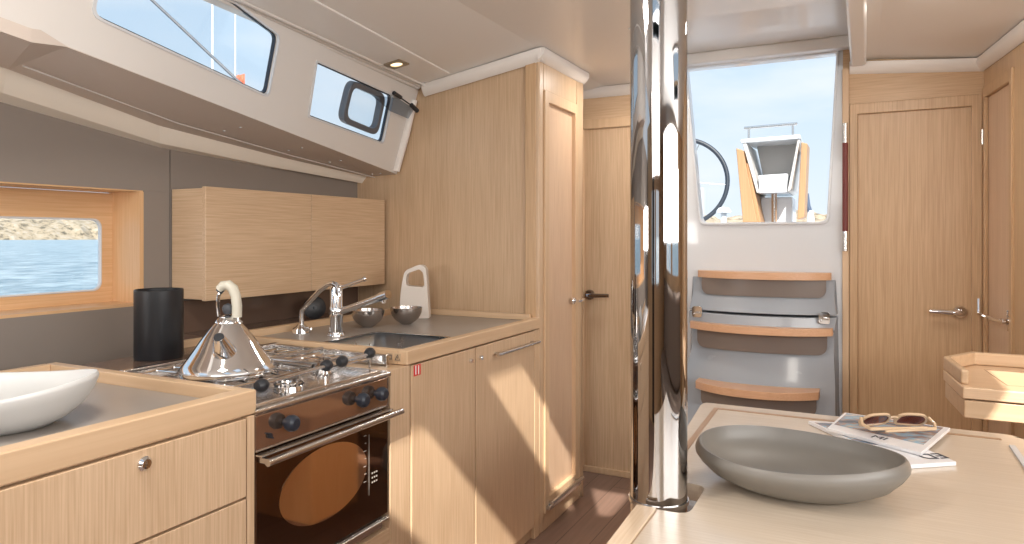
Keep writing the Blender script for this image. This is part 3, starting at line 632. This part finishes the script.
# --- sink bowl
t = thing('sink', 'rectangular stainless sink set in the grey worktop', 'sink', (-1.385, 1.84, .7))
c = MB(); c.plate(rrect(-1.545, -1.225, 1.685, 1.995, .035), [rrect(-1.532, -1.238, 1.698, 1.982, .03)], lambda a, b, d: (a, b, .8655 - d), .0012)
obj('rim', c, steel, t)
c = MB(); lo = rrect(-1.515, -1.255, 1.715, 1.965, .04); up = rrect(-1.533, -1.237, 1.697, 1.983, .03)
A = [c.bm.verts.new((a, b, .865)) for a, b in up]; B = [c.bm.verts.new((a, b, .70)) for a, b in lo]
for i in range(len(A)): c.bm.faces.new((A[i], A[(i + 1) % len(A)], B[(i + 1) % len(A)], B[i]))
c.bm.faces.new(B); o = obj('basin', c, sink_m, t); so = o.modifiers.new('solid', 'SOLIDIFY'); so.thickness = .0015; so.offset = 1
obj('drain', MB().lathe([(0, .003), (.018, .002), (.024, .0045), (.026, .001), (.026, 0)], (-1.385, 1.84, .7005), 24), chrome, t)

# --- mixer tap and pump tap
t = thing('mixer_tap', 'tall chrome mixer tap with long straight spout over the sink', 'tap', (-1.603, 1.84, .8645))
obj('base', MB().lathe([(0, .012), (.026, .012), (.030, .004), (.030, 0)], (-1.603, 1.84, .8645), 28), chrome, t)
obj('column', MB().lathe([(.0225, .01), (.0215, .06), (.0235, .065), (.0235, .098), (.021, .102), (.021, .155), (.019, .172), (.010, .178), (0, .179)], (-1.603, 1.84, .8645), 28), chrome, t)
c = MB(); c.tube([(-1.595, 1.845, .945), (-1.48, 1.83, .980), (-1.385, 1.818, 1.010)], [.0115, .011, .013], 18); c.cyl((-1.405, 1.820, 1.004), (-1.366, 1.815, 1.016), .0145); c.cyl((-1.385, 1.818, 1.006), (-1.387, 1.818, .987), .008)
obj('spout', c, chrome, t)
c = MB(); c.tube([(-1.600, 1.855, 1.025), (-1.588, 1.89, 1.035), (-1.572, 1.94, 1.050)], [.008, .0065, .006], 12); c.lathe([(0, .008), (.009, .004), (.009, -.004), (0, -.008)], (-1.570, 1.946, 1.052), 14, (.25, .9, .25)); obj('lever', c, chrome, t)
t = thing('pump_tap', 'small chrome swan-neck tap left of the mixer', 'tap', (-1.765, 1.845, .8645))
obj('base', MB().lathe([(0, .030), (.012, .030), (.018, .022), (.030, .015), (.032, 0)], (-1.765, 1.845, .8645), 24), chrome, t)
c = MB(); c.tube([(-1.765, 1.845, .886), (-1.765, 1.845, .930), (-1.760, 1.843, .946), (-1.64, 1.805, 1.022), (-1.60, 1.796, 1.042), (-1.575, 1.790, 1.047), (-1.553, 1.786, 1.042), (-1.541, 1.783, 1.028), (-1.537, 1.782, 1.005)], .0088, 14); obj('spout', c, chrome, t)
c = MB(); c.tube([(-1.765, 1.845, .878), (-1.73, 1.83, .880), (-1.69, 1.812, .886)], [.010, .008, .004], 12); obj('lever', c, chrome, t)

# --- things on the sink worktop
def steel_bowl(): 
    c = MB(); R_ = .061
    pr = [(0, .001), (.018, .0)] + [(R_ * math.sin(a), .062 - .062 * math.cos(a)) for a in [math.radians(q) for q in (25, 38, 50, 62, 74, 84, 90)]] + [(R_ + .0005, .0645), (R_ - .0015, .0645)] + [((R_ - .002) * math.sin(a), .063 - .0605 * math.cos(a)) for a in [math.radians(q) for q in (88, 74, 60, 46, 30, 15)]] + [(0, .0025)]
    c.lathe(pr, (0, 0, 0), 48); return obj('mixing_bowl', c, mat('brushed bowl steel', (.50, .47, .45), .20, 1))
b1 = steel_bowl(); b1.location = (-1.652, 2.070, .8645); tag(b1, 'small stainless bowl directly right of the mixer tap', 'bowl', 'steel bowls on the sink worktop')
b2 = b1.copy(); C.objects.link(b2); b2.location = (-1.577, 2.208, .8645); tag(b2, 'small stainless bowl in front of the white jug', 'bowl', 'steel bowls on the sink worktop')
# white jug with a carrying hole
u_ = Vector((.90, .436, 0)); n_ = Vector((-.436, .90, 0)); o_ = Vector((-1.672, 2.405, .8645))
ou = roundpoly([(-.062, 0), (.062, 0), (.049, .215), (.020, .222), (-.040, .196), (-.055, .12)], [.004, .004, .022, .012, .018, .03])
hi = roundpoly([(-.034, .134), (.044, .128), (.037, .190), (.020, .203), (-.031, .184)], [.014, .016, .012, .008, .012])
c = MB(); c.plate(ou, [hi], lambda a, b, d: o_ + u_ * a + Vector((0, 0, b)) + n_ * (-.030 + d), .06)
tag(obj('water_jug', c, beige_p, None, bevel=.009, seg=3), 'off-white flat jug with a hole handle against the bulkhead', 'jug')
# round black lid behind the taps
t = thing('pan_lid', 'round black lid standing behind the taps', 'lid', (-1.995, 2.155, .87))
q = Vector((.85, -.50, .12)).normalized(); obj('disc', MB().lathe([(0, .006), (.040, .006), (.046, .003), (.047, -.002), (.045, -.006), (0, -.007)], (-2.0, 2.165, .912), 40, q), blackmatt, t)
obj('knob', MB().lathe([(0, .014), (.007, .013), (.007, .006)], (-2.0, 2.165, .912), 16, q), darkgrey, t)
struct('trim_24', MB().box(-2.104, -1.855, 1.61, 2.55, .835, .868), brown_panel, 'dark shelf behind the sink worktop', 'shelf')

# --- wall cupboards
def cup(y0_, y1_, lb):
    t = thing('wall_cupboard', lb, 'cupboard', (-2.0, (y0_ + y1_) / 2, .99), 'oak wall cupboards over the sink')
    obj('body', MB().box(-2.104, -1.955, y0_ + .002, y1_ - .002, .992, 1.362), oak_x, t, bevel=.001)
    obj('door', MB().box(-1.954, -1.936, y0_, y1_ - .002, .988, 1.367), oak_y, t, bevel=.002)
cup(1.587, 2.080, 'oak wall cupboard nearer the window niche'); cup(2.080, 2.548, 'oak wall cupboard against the bulkhead')

# --- black canister behind the stove
c = MB(); c.lathe([(0, 0), (.061, 0), (.063, .004), (.063, .190), (.061, .1925), (.0585, .190), (.058, .01), (0, .008)], (-1.762, 1.29, .862), 56)
tag(obj('canister', c, blackmatt), 'tall open black cylindrical canister behind the stove', 'canister')

# --- kettle
K = Vector((-1.385, 1.20, .8665)); KR = Vector((.892, .452, 0)); KF = Vector((.70, -.71, 0))
t = thing('kettle', 'polished conical stove-top kettle with curved cream handle', 'kettle', K)
kp = [(0, 0), (.104, 0), (.110, .006), (.109, .018), (.100, .030), (.088, .046), (.077, .062), (.066, .079), (.055, .095), (.043, .110), (.033, .121), (.030, .124)]
obj('body', MB().lathe(kp, K, 64), chrome, t, ang=60)
obj('lid', MB().lathe([(.030, .124), (.0305, .127), (.024, .135), (.014, .142), (0, .145)], K, 48), chrome, t, ang=60)
obj('base_band', MB().lathe([(.1105, .012), (.1115, .015), (.1105, .018)], K, 64), steel, t)
obj('lid_knob', MB().lathe([(0, .145), (.008, .146), (.0125, .153), (.0135, .160), (.010, .168), (0, .172)], K, 24), darkgrey, t)
s0 = K + KF * .050 + Vector((0, 0, .050)); s1 = K + KF * .108 - KR * .012 + Vector((0, 0, .104))
c = MB(); c.tube([s0, s0.lerp(s1, .4), s1], [.036, .024, .0120], 24); sp_ = obj('spout', c, chrome, t)
dd = (s1 - s0).normalized(); c = MB(); c.tube([s1 - dd * .001, s1 + dd * .0012], [.0122, .0112], 24); obj('spout_mouth', c, blackp, sp_)
hb = K + Vector((0, 0, 0))
def kh(a, b): return hb + KR * a + Vector((0, 0, b)) + KF * .0
c = MB(); c.tube([kh(-.022, .140), kh(-.025, .165), kh(-.023, .190), kh(-.014, .207)], .0042, 10); hd = obj('handle_rod', c, chrome, t)
c = MB(); c.tube([kh(-.021, .206), kh(-.012, .215), kh(.001, .2165), kh(.012, .208), kh(.019, .190), kh(.022, .165), kh(.022, .138)], [.010, .0118, .0122, .012, .0115, .0115, .011], 18, sx=1.25); hg = obj('handle', c, cream_p, t)
c = MB(); c.tube([kh(-.022, .200), kh(-.015, .208)], .0085, 14); obj('handle_ferrule', c, darkgrey, hg)
c = MB(); c.tube([kh(.022, .141), kh(.024, .128), kh(.032, .122)], .0075, 12); obj('handle_bracket', c, steel, hg)

# --- white bowl on the left worktop
bc = Vector((-1.442, .728, .8455))
def organic(c, cen, A, B, rot, H, base, wall, amp, ph, prof, inner, n=72):
    rings = []
    def ring(s, z, inset=0):
        out = []
        for k in range(n):
            a = k * math.tau / n; rx, ry = A * s - inset, B * s - inset
            p = Vector((rx * math.cos(a), ry * math.sin(a), z + amp * (z / H) ** 2 * math.cos(2 * (a - ph)))); p.rotate(Matrix.Rotation(rot, 3, 'Z')); out.append(c.bm.verts.new(cen + p))
        return out
    for s, z in prof: rings.append(ring(s, z * H))
    for s, z in inner: rings.append(ring(s, z * H + (wall if z < .5 else 0)))
    for P_, Q_ in zip(rings, rings[1:]):
        for k in range(n): c.bm.faces.new((P_[k], P_[(k + 1) % n], Q_[(k + 1) % n], Q_[k]))
    c.bm.faces.new(rings[0][::-1]); c.bm.faces.new(rings[-1])
    return c
c = organic(MB(), bc, .160, .152, math.radians(38), .084, .4, .010, .009, 0, [(.48, 0), (.53, .015), (.70, .18), (.85, .42), (.955, .70), (1.0, .90), (.995, .97), (.98, 1.0)], [(.96, .98), (.93, .88), (.85, .62), (.68, .32), (.45, .12), (.2, .05)])
tag(obj('bowl', c, ceramic_w, ang=70), 'large matt white ceramic bowl on the left worktop', 'bowl')

# ================================================================ MAST POST AND TABLE
t = thing('mast_post', 'thick mirror-polished steel mast post in the middle of the cabin', 'post', (-.357, 1.332, 0))
obj('tube', MB().lathe([(.0545, .0), (.0545, 1.958)], (-.357, 1.332, 0), 96), polesteel, t, ang=60)
obj('foot_collar', MB().lathe([(.0546, .697), (.0575, .697), (.0575, .690), (.0546, .690)], (-.357, 1.332, 0), 64), steel, t)
t = thing('saloon_table', 'pale oak saloon table with brown inlay line and notch round the post', 'table', (0, 1.6, 0))
notch = roundpoly([(-.3795, 1.262), (-.284, 1.262), (-.284, 1.425), (-.389, 1.425)], [0, .03, .03, 0])
to = [(-.362, .60), (-.3795, 1.262)] + notch[1:-1] + [(-.389, 1.425), (-.437, 2.10)]
to += roundpoly([(-.437, 2.10), (-.433, 2.142), (.335, 2.142), (.365, 2.085), (.37, .60)], [0, .018, .03, .03, 0])[1:]
tt = obj('tabletop', MB().plate(to, [], lambda a, b, d: (a, b, .70 - d), .035), table_oak, t, bevel=.004)
c = MB(); c.prism([(-.3605, .61, .7003), (-.378, 1.255, .7003), (-.340, 1.255, .7003), (-.336, .61, .7003)], (0, 0, .005)); obj('edge_strip', c, table_trim, tt, bevel=.002)
c = MB(); c.prism([(-.3365, .61, .7001), (-.3405, 1.262, .7001), (-.3395, 1.262, .7001), (-.3350, .61, .7001)], (0, 0, .0008)); c.box(-.412, -.398, 1.44, 1.445, .7001, .7004)
c2 = MB(); c2.prism([(-.380, 1.43, .7002), (-.394, 2.085, .7002), (.30, 2.085, .7002), (.30, 2.072, .7002), (-.380, 2.072, .7002), (-.366, 1.43, .7002)], (0, 0, .0012)); obj('inlay', c2, inlay_m, tt)
obj('joint_line', c, inlay_m, tt)
obj('leaf_edge', MB().box(.306, .320, 1.0, 2.02, .7003, .7045), white_gel, tt, bevel=.002)
c = MB(); c.box(-.20, .24, 1.25, 1.95, .0, .664); obj('pedestal', c, amber_z, t, bevel=.006)
# grey oval bowl
c = organic(MB(), Vector((-.120, 1.495, .7005)), .198, .160, math.radians(4), .078, .4, .010, .006, math.radians(150), [(.42, 0), (.48, .01), (.68, .13), (.85, .34), (.95, .58), (.995, .74), (1.0, .82), (.985, .93), (.962, 1.0)], [(.948, 1.0), (.940, .95), (.925, .72), (.86, .42), (.66, .17), (.3, .08)])
tag(obj('oval_bowl', c, ceramic_g, ang=38), 'wide oval grey ceramic bowl on the saloon table', 'bowl')
# magazines
def magazine(quad, z0, th, m_cover, lb, ttl, size, tpos, trot, inner):
    t = thing('magazine', lb, 'magazine', ((quad[0][0] + quad[2][0]) / 2, (quad[0][1] + quad[2][1]) / 2, z0))
    c = MB(); c.prism([(a, b, z0) for a, b in quad], (0, 0, th)); pg = obj('pages', c, paper, t, bevel=.001)
    q = [Vector(p) for p in quad]
    def bl(u, v): return (q[0] * (1 - u) + q[1] * u) * (1 - v) + (q[3] * (1 - u) + q[2] * u) * v
    c = MB(); c.prism([(*bl(a, b), z0 + th + .0002) for a, b in inner], (0, 0, .0003)); obj('cover_picture', c, m_cover, t)
    p = bl(*tpos); text('cover_title', ttl, size, ink, Matrix.Translation((p.x, p.y, z0 + th + .0009)) @ Matrix.Rotation(trot, 4, 'Z'), t)
    return bl
# quad order: far-left, far-right, near-right, near-left
magazine([(-.135, 2.015), (.00, 2.055), (.178, 1.795), (.075, 1.715)], .7005, .009, mag_mat('lower cover print', 3.1, 0), 'magazine lying at the bottom beside the grey bowl', 'ED', .05, (.80, .87), math.radians(215), [(.04, .05), (.96, .05), (.96, .60), (.04, .60)])
magazine([(-.050, 2.118), (.192, 2.068), (.112, 1.800), (-.085, 1.925)], .7105, .008, mag_mat('upper cover print', 7.7, 0), 'magazine on top with the sunglasses on its cover', 'MI', .035, (.55, .88), math.radians(-24), [(.03, .04), (.95, .04), (.95, .76), (.03, .76)])
# sunglasses, resting upside down with folded arms on the top magazine
SG = Matrix.Translation((.052, 1.995, .7265)) @ Matrix.Rotation(math.radians(28), 4, 'Z') @ Matrix.Rotation(math.radians(44), 4, 'X') @ Matrix.Diagonal((1.32, 1.15, 1.15, 1))
t = thing('sunglasses', 'tan-framed sunglasses with brown lenses on the magazine', 'sunglasses', (.056, 2.005, .7195))
def lens(cx, sx):
    return [(cx + sx * a, b) for a, b in roundpoly([(-.024, .008), (.022, .006), (.026, .026), (.016, .043), (-.018, .043), (-.027, .030)], .010)]
for sx in (-1, 1):
    L = lens(sx * .035, sx)
    ce = (sx * .035, .025); big = [(ce[0] + (a - ce[0]) * 1.17, ce[1] + (b - ce[1]) * 1.2) for a, b in L]
    fr = obj('frame', MB().plate(big, [L], lambda a, b, d: SG @ Vector((a, d - .002 - abs(a) * .08, b)), .005), frame_m, t, bevel=.0012)
    obj('lens', MB().plate(L, [], lambda a, b, d: SG @ Vector((a, d - abs(a) * .08, b)), .0012), lens_m, fr)
    c = MB(); c.tube([SG @ Vector((sx * .064, -.003, .033)), SG @ Vector((sx * .068, -.020, .036)), SG @ Vector((sx * .060, -.036, .044)), SG @ Vector((-sx * .040, -.044 - .004 * sx, .054))], [.004, .0045, .0045, .003], 8); obj('temple_arm', c, frame_m, t)
c = MB(); c.tube([SG @ Vector((-.010, -.001, .030)), SG @ Vector((0, -.001, .034)), SG @ Vector((.010, -.001, .030))], .003, 8); obj('bridge', c, frame_m, t)

# ================================================================ COMPANIONWAY STEPS
t = thing('companionway_steps', 'moulded grey companionway steps with curved wooden treads', 'steps', (-.43, 3.2, 0))
XL, XR = -.742, -.105
def bow(x, amt, xl, xr): u = (x - (xl + xr) / 2) / ((xr - xl) / 2); return -amt * (1 - abs(u) ** 2.4)
BW = .085
def lofted(prof, name, m, xl, xr, par, bevel=.004):
    c = MB(); n = 22; cols = []
    for i in range(n + 1):
        x = (xl + xr) / 2 + (i / n - .5) * (xr - xl)
        cols.append([c.bm.verts.new(((xl + xr) / 2 + (x - (xl + xr) / 2) * w, y + (bow(x, BW, xl, xr) if y < YA - .01 else 0), z)) for (y, z, w) in prof])
    k = len(prof)
    for a, b in zip(cols, cols[1:]):
        for j in range(k): c.bm.faces.new((a[j], a[(j + 1) % k], b[(j + 1) % k], b[j]))
    c.bm.faces.new(cols[0][::-1]); c.bm.faces.new(cols[-1])
    return obj(name, c, m, par, bevel=bevel, ang=40)
yb = YA - .003
lofted([(yb, 1.012, .97), (3.345, 1.012, .97), (3.345, .95, .96), (3.335, .93, .96), (3.29, .864, .985), (yb, .864, 1.0)], 'upper_module', step_gel, XL, XR, t)
lofted([(yb, .854, 1.0), (3.285, .854, .985), (3.275, .80, .97), (3.315, .785, .96), (3.315, .70, .96), (3.305, .675, .96), (3.235, .60, .98), (3.215, .56, .985), (3.20, .535, .985), (3.20, .45, .985), (3.185, .43, .99), (3.03, .345, 1.02), (3.01, .28, 1.02), (3.06, .27, 1.02), (3.06, .19, 1.02), (2.93, .10, 1.04), (2.92, 0, 1.04), (yb, 0, 1.04)], 'lower_module', step_gel, XL, XR, t)
def tread(xl, xr, yf, yb_, z, th=.032):
    c = MB(); n = 20
    A = [(xl + (xr - xl) * i / n, yf + bow(xl + (xr - xl) * i / n, BW + .015, xl, xr), 0) for i in range(n + 1)]
    A = roundpoly(A + [(xr, yb_, 0), (xl, yb_, 0)], [.012] + [0] * (n - 1) + [.012, .002, .002], 3)
    c.prism([(p[0], p[1], z - th) for p in A], (0, 0, th)); obj('tread', c, tread_w, t, bevel=.010, seg=3)
tread(-.703, -.130, 3.315, 3.352, 1.044); tread(-.722, -.122, 3.235, 3.33, .812); tread(-.668, -.168, 3.10, 3.22, .566); tread(-.66, -.19, 2.97, 3.07, .30)
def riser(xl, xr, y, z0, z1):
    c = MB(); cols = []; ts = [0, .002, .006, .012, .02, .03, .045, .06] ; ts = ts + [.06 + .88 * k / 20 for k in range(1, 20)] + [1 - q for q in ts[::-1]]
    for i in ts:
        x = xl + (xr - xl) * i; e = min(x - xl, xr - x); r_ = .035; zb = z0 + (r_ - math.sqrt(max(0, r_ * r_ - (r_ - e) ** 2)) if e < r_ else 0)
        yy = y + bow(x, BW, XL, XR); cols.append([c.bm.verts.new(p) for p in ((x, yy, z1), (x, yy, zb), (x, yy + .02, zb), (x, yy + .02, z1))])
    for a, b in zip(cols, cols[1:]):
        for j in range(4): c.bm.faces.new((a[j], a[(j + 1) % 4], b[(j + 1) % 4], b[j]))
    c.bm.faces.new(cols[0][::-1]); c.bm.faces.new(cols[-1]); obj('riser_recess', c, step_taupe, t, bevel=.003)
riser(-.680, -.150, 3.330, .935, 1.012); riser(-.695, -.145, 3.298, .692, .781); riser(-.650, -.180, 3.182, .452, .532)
for x_, y_ in ((-.688, 3.232), (-.154, 3.228)):
    c = MB(); c.plate(rrect(x_ - .022, x_ + .022, .832, .882, .010), [], lambda a, b, d: (a, y_ + d, b), .008); l_ = obj('latch', c, chrome, t, bevel=.002)
    c = MB(); c.box(x_ - .004, x_ + .016, y_ - .010, y_, .850, .858); c.lathe([(0, .006), (.004, .004), (.004, 0)], (x_ - .014, y_, .846), 10, (0, -1, 0)); obj('latch_lever', c, steel, l_)
# --- leather wrapped grab rail on the jamb
t = thing('grab_rail', 'vertical burgundy leather grab rail with steel ends beside the companionway', 'grab rail', (-.076, 3.33, 1.2))
obj('leather_grip', MB().tube([(-.076, 3.325, 1.225), (-.076, 3.325, 1.605)], .0115, 16), leather, t)
for za, zb in ((1.14, 1.225), (1.605, 1.690)):
    c = MB(); c.tube([(-.076, 3.325, za), (-.076, 3.325, zb)], .0105, 16); c.tube([(-.076, 3.325, (za + zb) / 2), (-.076, 3.346, (za + zb) / 2)], .008, 12); obj('bracket', c, steel, t)

# ================================================================ CHART TABLE
t = thing('chart_table', 'oak chart table with chamfered corner and raised rim at the right', 'desk', (.6, 2.5, .69))
pl = [(.245, 2.32), (.222, 2.60), (.312, 2.752), (1.3, 2.752), (1.3, 2.32)]
obj('tray', MB().prism([(a, b, .690) for a, b in [(.249, 2.326), (.227, 2.598), (.315, 2.747), (1.29, 2.747), (1.29, 2.326)]], (0, 0, .051)), solid_x, t, bevel=.004)
obj('desk_top', MB().prism([(a, b, .745) for a, b in pl], (0, 0, .033)), wood('desk top oak', (.74, .53, .35), (.66, .45, .28), 'X'), t, bevel=.004)
ins = [(.265, 2.36), (.243, 2.594), (.322, 2.730), (1.3, 2.730)]
rim = [(.245, 2.36), (.222, 2.60), (.312, 2.752), (1.3, 2.752)] + ins[::-1]
obj('rim', MB().plate(rim, [], lambda a, b, d: (a, b, .7785 + d), .042), solid_x, t, bevel=.006)
c = MB(); c.prism([(.337, 2.655, .7783), (.360, 2.40, .7783), (.362, 2.40, .7783), (.339, 2.655, .7783)], (0, 0, .0006)); c.box(.338, 1.25, 2.654, 2.656, .7783, .7788); c.box(.3605, 1.25, 2.399, 2.401, .7783, .7788); obj('lid_seam', c, inlay_m, t)

# ================================================================ CEILING LIGHT, SEATS BEHIND THE CAMERA
lc = Vector((-1.629, 2.216, ceil_z(-1.629) - .008)); LM = Matrix.Translation(lc) @ Matrix.Rotation(math.atan(-.17) * -1, 4, 'Y').inverted() @ Matrix.Rotation(math.radians(2), 4, 'Z')
t = thing('ceiling_spotlight', 'small square recessed ceiling light above the galley', 'ceiling light', lc)
c = MB(); c.plate([(-.036, -.036), (.036, -.036), (.036, .036), (-.036, .036)], [[(.024 * math.cos(k * math.tau / 24), .024 * math.sin(k * math.tau / 24)) for k in range(24)]], lambda a, b, d: LM @ Vector((a, b, d - .004)), .008); obj('bezel', c, mat('brass coloured bezel', (.42, .36, .27), .3, .9), t, bevel=.001)
c = MB(); c.lathe([(0, 0), (.0235, 0), (.0235, .003), (0, .003)], (0, 0, 0), 24); bmesh.ops.transform(c.bm, matrix=LM, verts=c.bm.verts); obj('lamp_lens', c, lamp_glow, t)
t = thing('settee', 'taupe upholstered settee along the starboard side', 'settee', (1.3, .6, 0))
obj('base', MB().box(.95, 1.98, -1.6, 2.1, 0, .30), gold_y, t, bevel=.01); obj('seat_cushion', MB().box(.93, 1.75, -1.6, 2.1, .30, .46), seat_m, t, bevel=.03, seg=3); obj('backrest', MB().box(1.72, 1.98, -1.6, 2.1, .46, .92), seat_m, t, bevel=.04, seg=3)

# ================================================================ COCKPIT SEEN THROUGH THE COMPANIONWAY
struct('floor_cockpit', MB().box(-3.5, 2.6, 3.45, 9, .9, 1.15), white_gel, 'white cockpit deck', 'deck')
CY = 5.0
t = thing('cockpit_table', 'folding cockpit table with teak leaves and white centre box', 'table', (-.57, CY, 1.15))
def quad(name, pts, y, th, m, par=None, bevel=.006): return obj(name, MB().prism([(a, y, b) for a, b in pts], (0, th, 0)), m, par or t, bevel=bevel)
quad('centre_box', [(-.700, 1.86), (-.392, 1.86), (-.455, 1.60), (-.650, 1.60)], CY + .30, .12, mat('warm grey tray', (.50, .48, .46), .5))
c = MB(); c.hexa([(-.765, CY - .02, 1.845), (-.378, CY - .02, 1.852), (-.385, CY - .02, 1.882), (-.765, CY - .02, 1.872)], [(-.72, CY + .6, 1.86), (-.40, CY + .6, 1.86), (-.40, CY + .6, 1.89), (-.72, CY + .6, 1.89)]); obj('lid', c, white_gel, t, bevel=.008)
quad('bottle_bin', [(-.648, 1.62), (-.460, 1.625), (-.468, 1.498), (-.642, 1.498)], CY - .02, .50, white_gel)
quad('side_panel', [(-.752, 1.84), (-.728, 1.85), (-.640, 1.50), (-.660, 1.50)], CY - .01, .5, mat('white side frame', (.62, .60, .58), .4)); quad('side_panel', [(-.400, 1.85), (-.385, 1.85), (-.440, 1.52), (-.465, 1.50)], CY - .01, .5, MATS['white side frame'])
quad('teak_leaf', [(-.792, 1.812), (-.745, 1.795), (-.652, 1.30), (-.747, 1.30)], CY - .03, .22, teak); quad('teak_leaf', [(-.376, 1.828), (-.338, 1.816), (-.357, 1.33), (-.400, 1.315)], CY - .03, .22, teak)
quad('inner_leaf', [(-.730, 1.71), (-.712, 1.70), (-.630, 1.30), (-.665, 1.30)], CY, .55, teak)
c = MB(); c.box(-.577, -.545, CY + .1, CY + .14, 1.15, 1.50); obj('leg', c, teak, t, bevel=.003); c = MB(); c.cyl((-.556, CY + .08, 1.15), (-.556, CY + .08, 1.5), .009); obj('leg_rod', c, steel, t)
c = MB(); c.box(-.66, -.45, CY + .2, CY + .5, 1.15, 1.48); obj('pedestal', c, white_gel, t, bevel=.01)
c = MB(); c.tube([(-.742, CY, 1.949), (-.402, CY, 1.956)], .011, 12); c.tube([(-.712, CY, 1.88), (-.712, CY, 1.95)], .008, 10); c.tube([(-.430, CY, 1.88), (-.430, CY, 1.955)], .008, 10); obj('grab_bar', c, steel, t)
# wheel
wc = Vector((-1.617, 6.92, 1.745)); wn = Vector((.15, -1, .12)).normalized(); wx = Vector((1, .15, 0)).normalized(); wz_ = wn.cross(wx)
if wz_.z < 0: wz_ = -wz_
t = thing('steering_wheel', 'black-rimmed cockpit steering wheel left of the table', 'steering wheel', wc)
c = MB(); R_ = .43; c.tube([wc + wx * R_ * math.cos(k * math.tau / 64) + wz_ * R_ * math.sin(k * math.tau / 64) for k in range(65)], .022, 12, cap=False); obj('rim', c, mat('wheel rim leather', (.018, .026, .04), .45), t)
for k in range(5):
    a = math.radians(-5 + 72 * k); obj('spoke', MB().tube([wc, wc + (wx * math.cos(a) + wz_ * math.sin(a)) * R_], .007, 10), steel, t)
obj('hub', MB().lathe([(0, .03), (.045, .03), (.05, 0), (0, -.02)], wc, 24, wn), steel, t)
c = MB(); c.box(-1.75, -1.48, 7.0, 7.35, 1.15, 1.72); obj('pedestal', c, white_gel, t, bevel=.04)
t = thing('deck_ventilator', 'white mushroom-shaped deck ventilator beside the wheel', 'ventilator', (-1.055, 6.0, 1.15))
obj('cowl', MB().lathe([(.045, 0), (.062, .005), (.060, .02), (.040, .045), (.0, .055)], (-1.055, 6, 1.40), 28), white_gel, t); obj('stem', MB().lathe([(0, 0), (.026, 0), (.024, .26)], (-1.055, 6, 1.15), 20), white_gel, t)
t = thing('winch_handle', 'dark winch handle standing right of the cockpit table', 'handle', (-.39, 6.0, 1.15))
obj('lever', MB().tube([(-.41, 6, 1.545), (-.402, 6, 1.45), (-.385, 6, 1.38)], [.012, .016, .02], 12), mat('slate blue plastic', (.07, .10, .16), .4), t); obj('stand', MB().lathe([(0, 0), (.03, 0), (.028, .2), (.02, .26)], (-.385, 6, 1.15), 18), white_gel, t)

# ================================================================ OUTSIDE
c = MB(); c.face([(-1500, -1500, -.55), (1500, -1500, -.55), (1500, 1500, -.55), (-1500, 1500, -.55)]); o = obj('sea', c, sea_m); o['kind'] = 'structure'; o['label'] = 'blue rippled sea outside the hull window'
def coast(name, x0, y0_, x1, y1_, h, lb, seed):
    c = MB(); n = 150; rows = 12; a = Vector((x0, y0_, 0)); b = Vector((x1, y1_, 0)); nr = Vector((-(b - a).y, (b - a).x, 0)).normalized()
    if nr.dot(a) < 0: nr = -nr
    g = []
    for i in range(n + 1):
        col = []
        for j in range(rows + 1):
            p = a.lerp(b, i / n); t_ = j / rows; hh = h * (1 - (1 - t_) ** 2.6) * (.80 + .35 * noise.noise(Vector((i * .035 + seed, 3, 0)))) + h * .22 * t_ * noise.noise(Vector((i * .15 + seed, j * .4, 2)))
            q = p + nr * (t_ * 60 + 5 * noise.noise(Vector((i * .3 + seed, j * .5, 5)))); q.z = -1.5 + hh + 1.2 * noise.noise(Vector((i * .6, j * .7, seed))); col.append(c.bm.verts.new(q))
        g.append(col)
    for i in range(n):
        for j in range(rows): c.bm.faces.new((g[i][j], g[i + 1][j], g[i + 1][j + 1], g[i][j + 1]))
    o = obj(name, c, rock_m, ang=25); o['kind'] = 'structure'; o['label'] = lb
coast('rocky_coast', -480, 80, -430, 420, 19, 'sunlit rocky shore across the water', 1.3)
coast('distant_shore', -260, 470, 140, 500, 25, 'hazy brown shore beyond the cockpit', 8.1)
tag(obj('rigging_rope', MB().tube([(-3.0, 1.842, 2.494), (-2.2, 2.248, 1.652)], .0065, 10), mat('grey rope', (.12, .13, .15), .6)), 'dark diagonal rope outside the long cabin window', 'rope')
def yacht(x, y, h, lb, flag):
    t = thing('moored_yacht', lb, 'yacht', (x, y, -.55), 'yachts moored outside')
    c = MB(); L_ = 5.5; pts = []
    for k in range(13):
        u = -1 + 2 * k / 12; w = 1.7 * (1 - max(0, u) ** 2.2) ** .5 * (1 - .25 * max(0, -u) ** 2); pts.append((u, max(w, .02)))
    up = [(x + w, y + u * L_, .65) for u, w in pts] + [(x - w, y + u * L_, .65) for u, w in pts[::-1]]
    lo = [(x + w * .75, y + u * L_ * .92, -.8) for u, w in pts] + [(x - w * .75, y + u * L_ * .92, -.8) for u, w in pts[::-1]]
    c.hexa(lo, up); obj('hull', c, white_gel, t)
    obj('cabin', MB().box(x - .9, x + .9, y - 2, y + 2, .65, 1.1), white_gel, t, bevel=.15)
    obj('mast', MB().tube([(x, y, .6), (x, y, h)], [.085, .07], 12), white_gel, t)
    obj('boom', MB().tube([(x, y, 2.2), (x, y - 4, 2.25)], .07, 10), white_gel, t)
    if flag:
        c = MB(); g = []
        for i in range(9): g.append([(x + .1 + .11 * i, y + .08 * math.sin(i * .9), z + .04 * math.sin(i)) for z in (14.2, 13.2)])
        for a, b in zip(g, g[1:]): c.face([a[0], b[0], b[1], a[1]])
        o = obj('flag', c, mat('orange flag', (.75, .16, .08), .7), t); m_ = o.modifiers.new('solid', 'SOLIDIFY'); m_.thickness = .01
yacht(-33.42, 27.88, 15.5, 'white mast further left beyond the long cabin window', False)
yacht(-45.2, 39.9, 19.5, 'mast with an orange flag beyond the long cabin window', True)
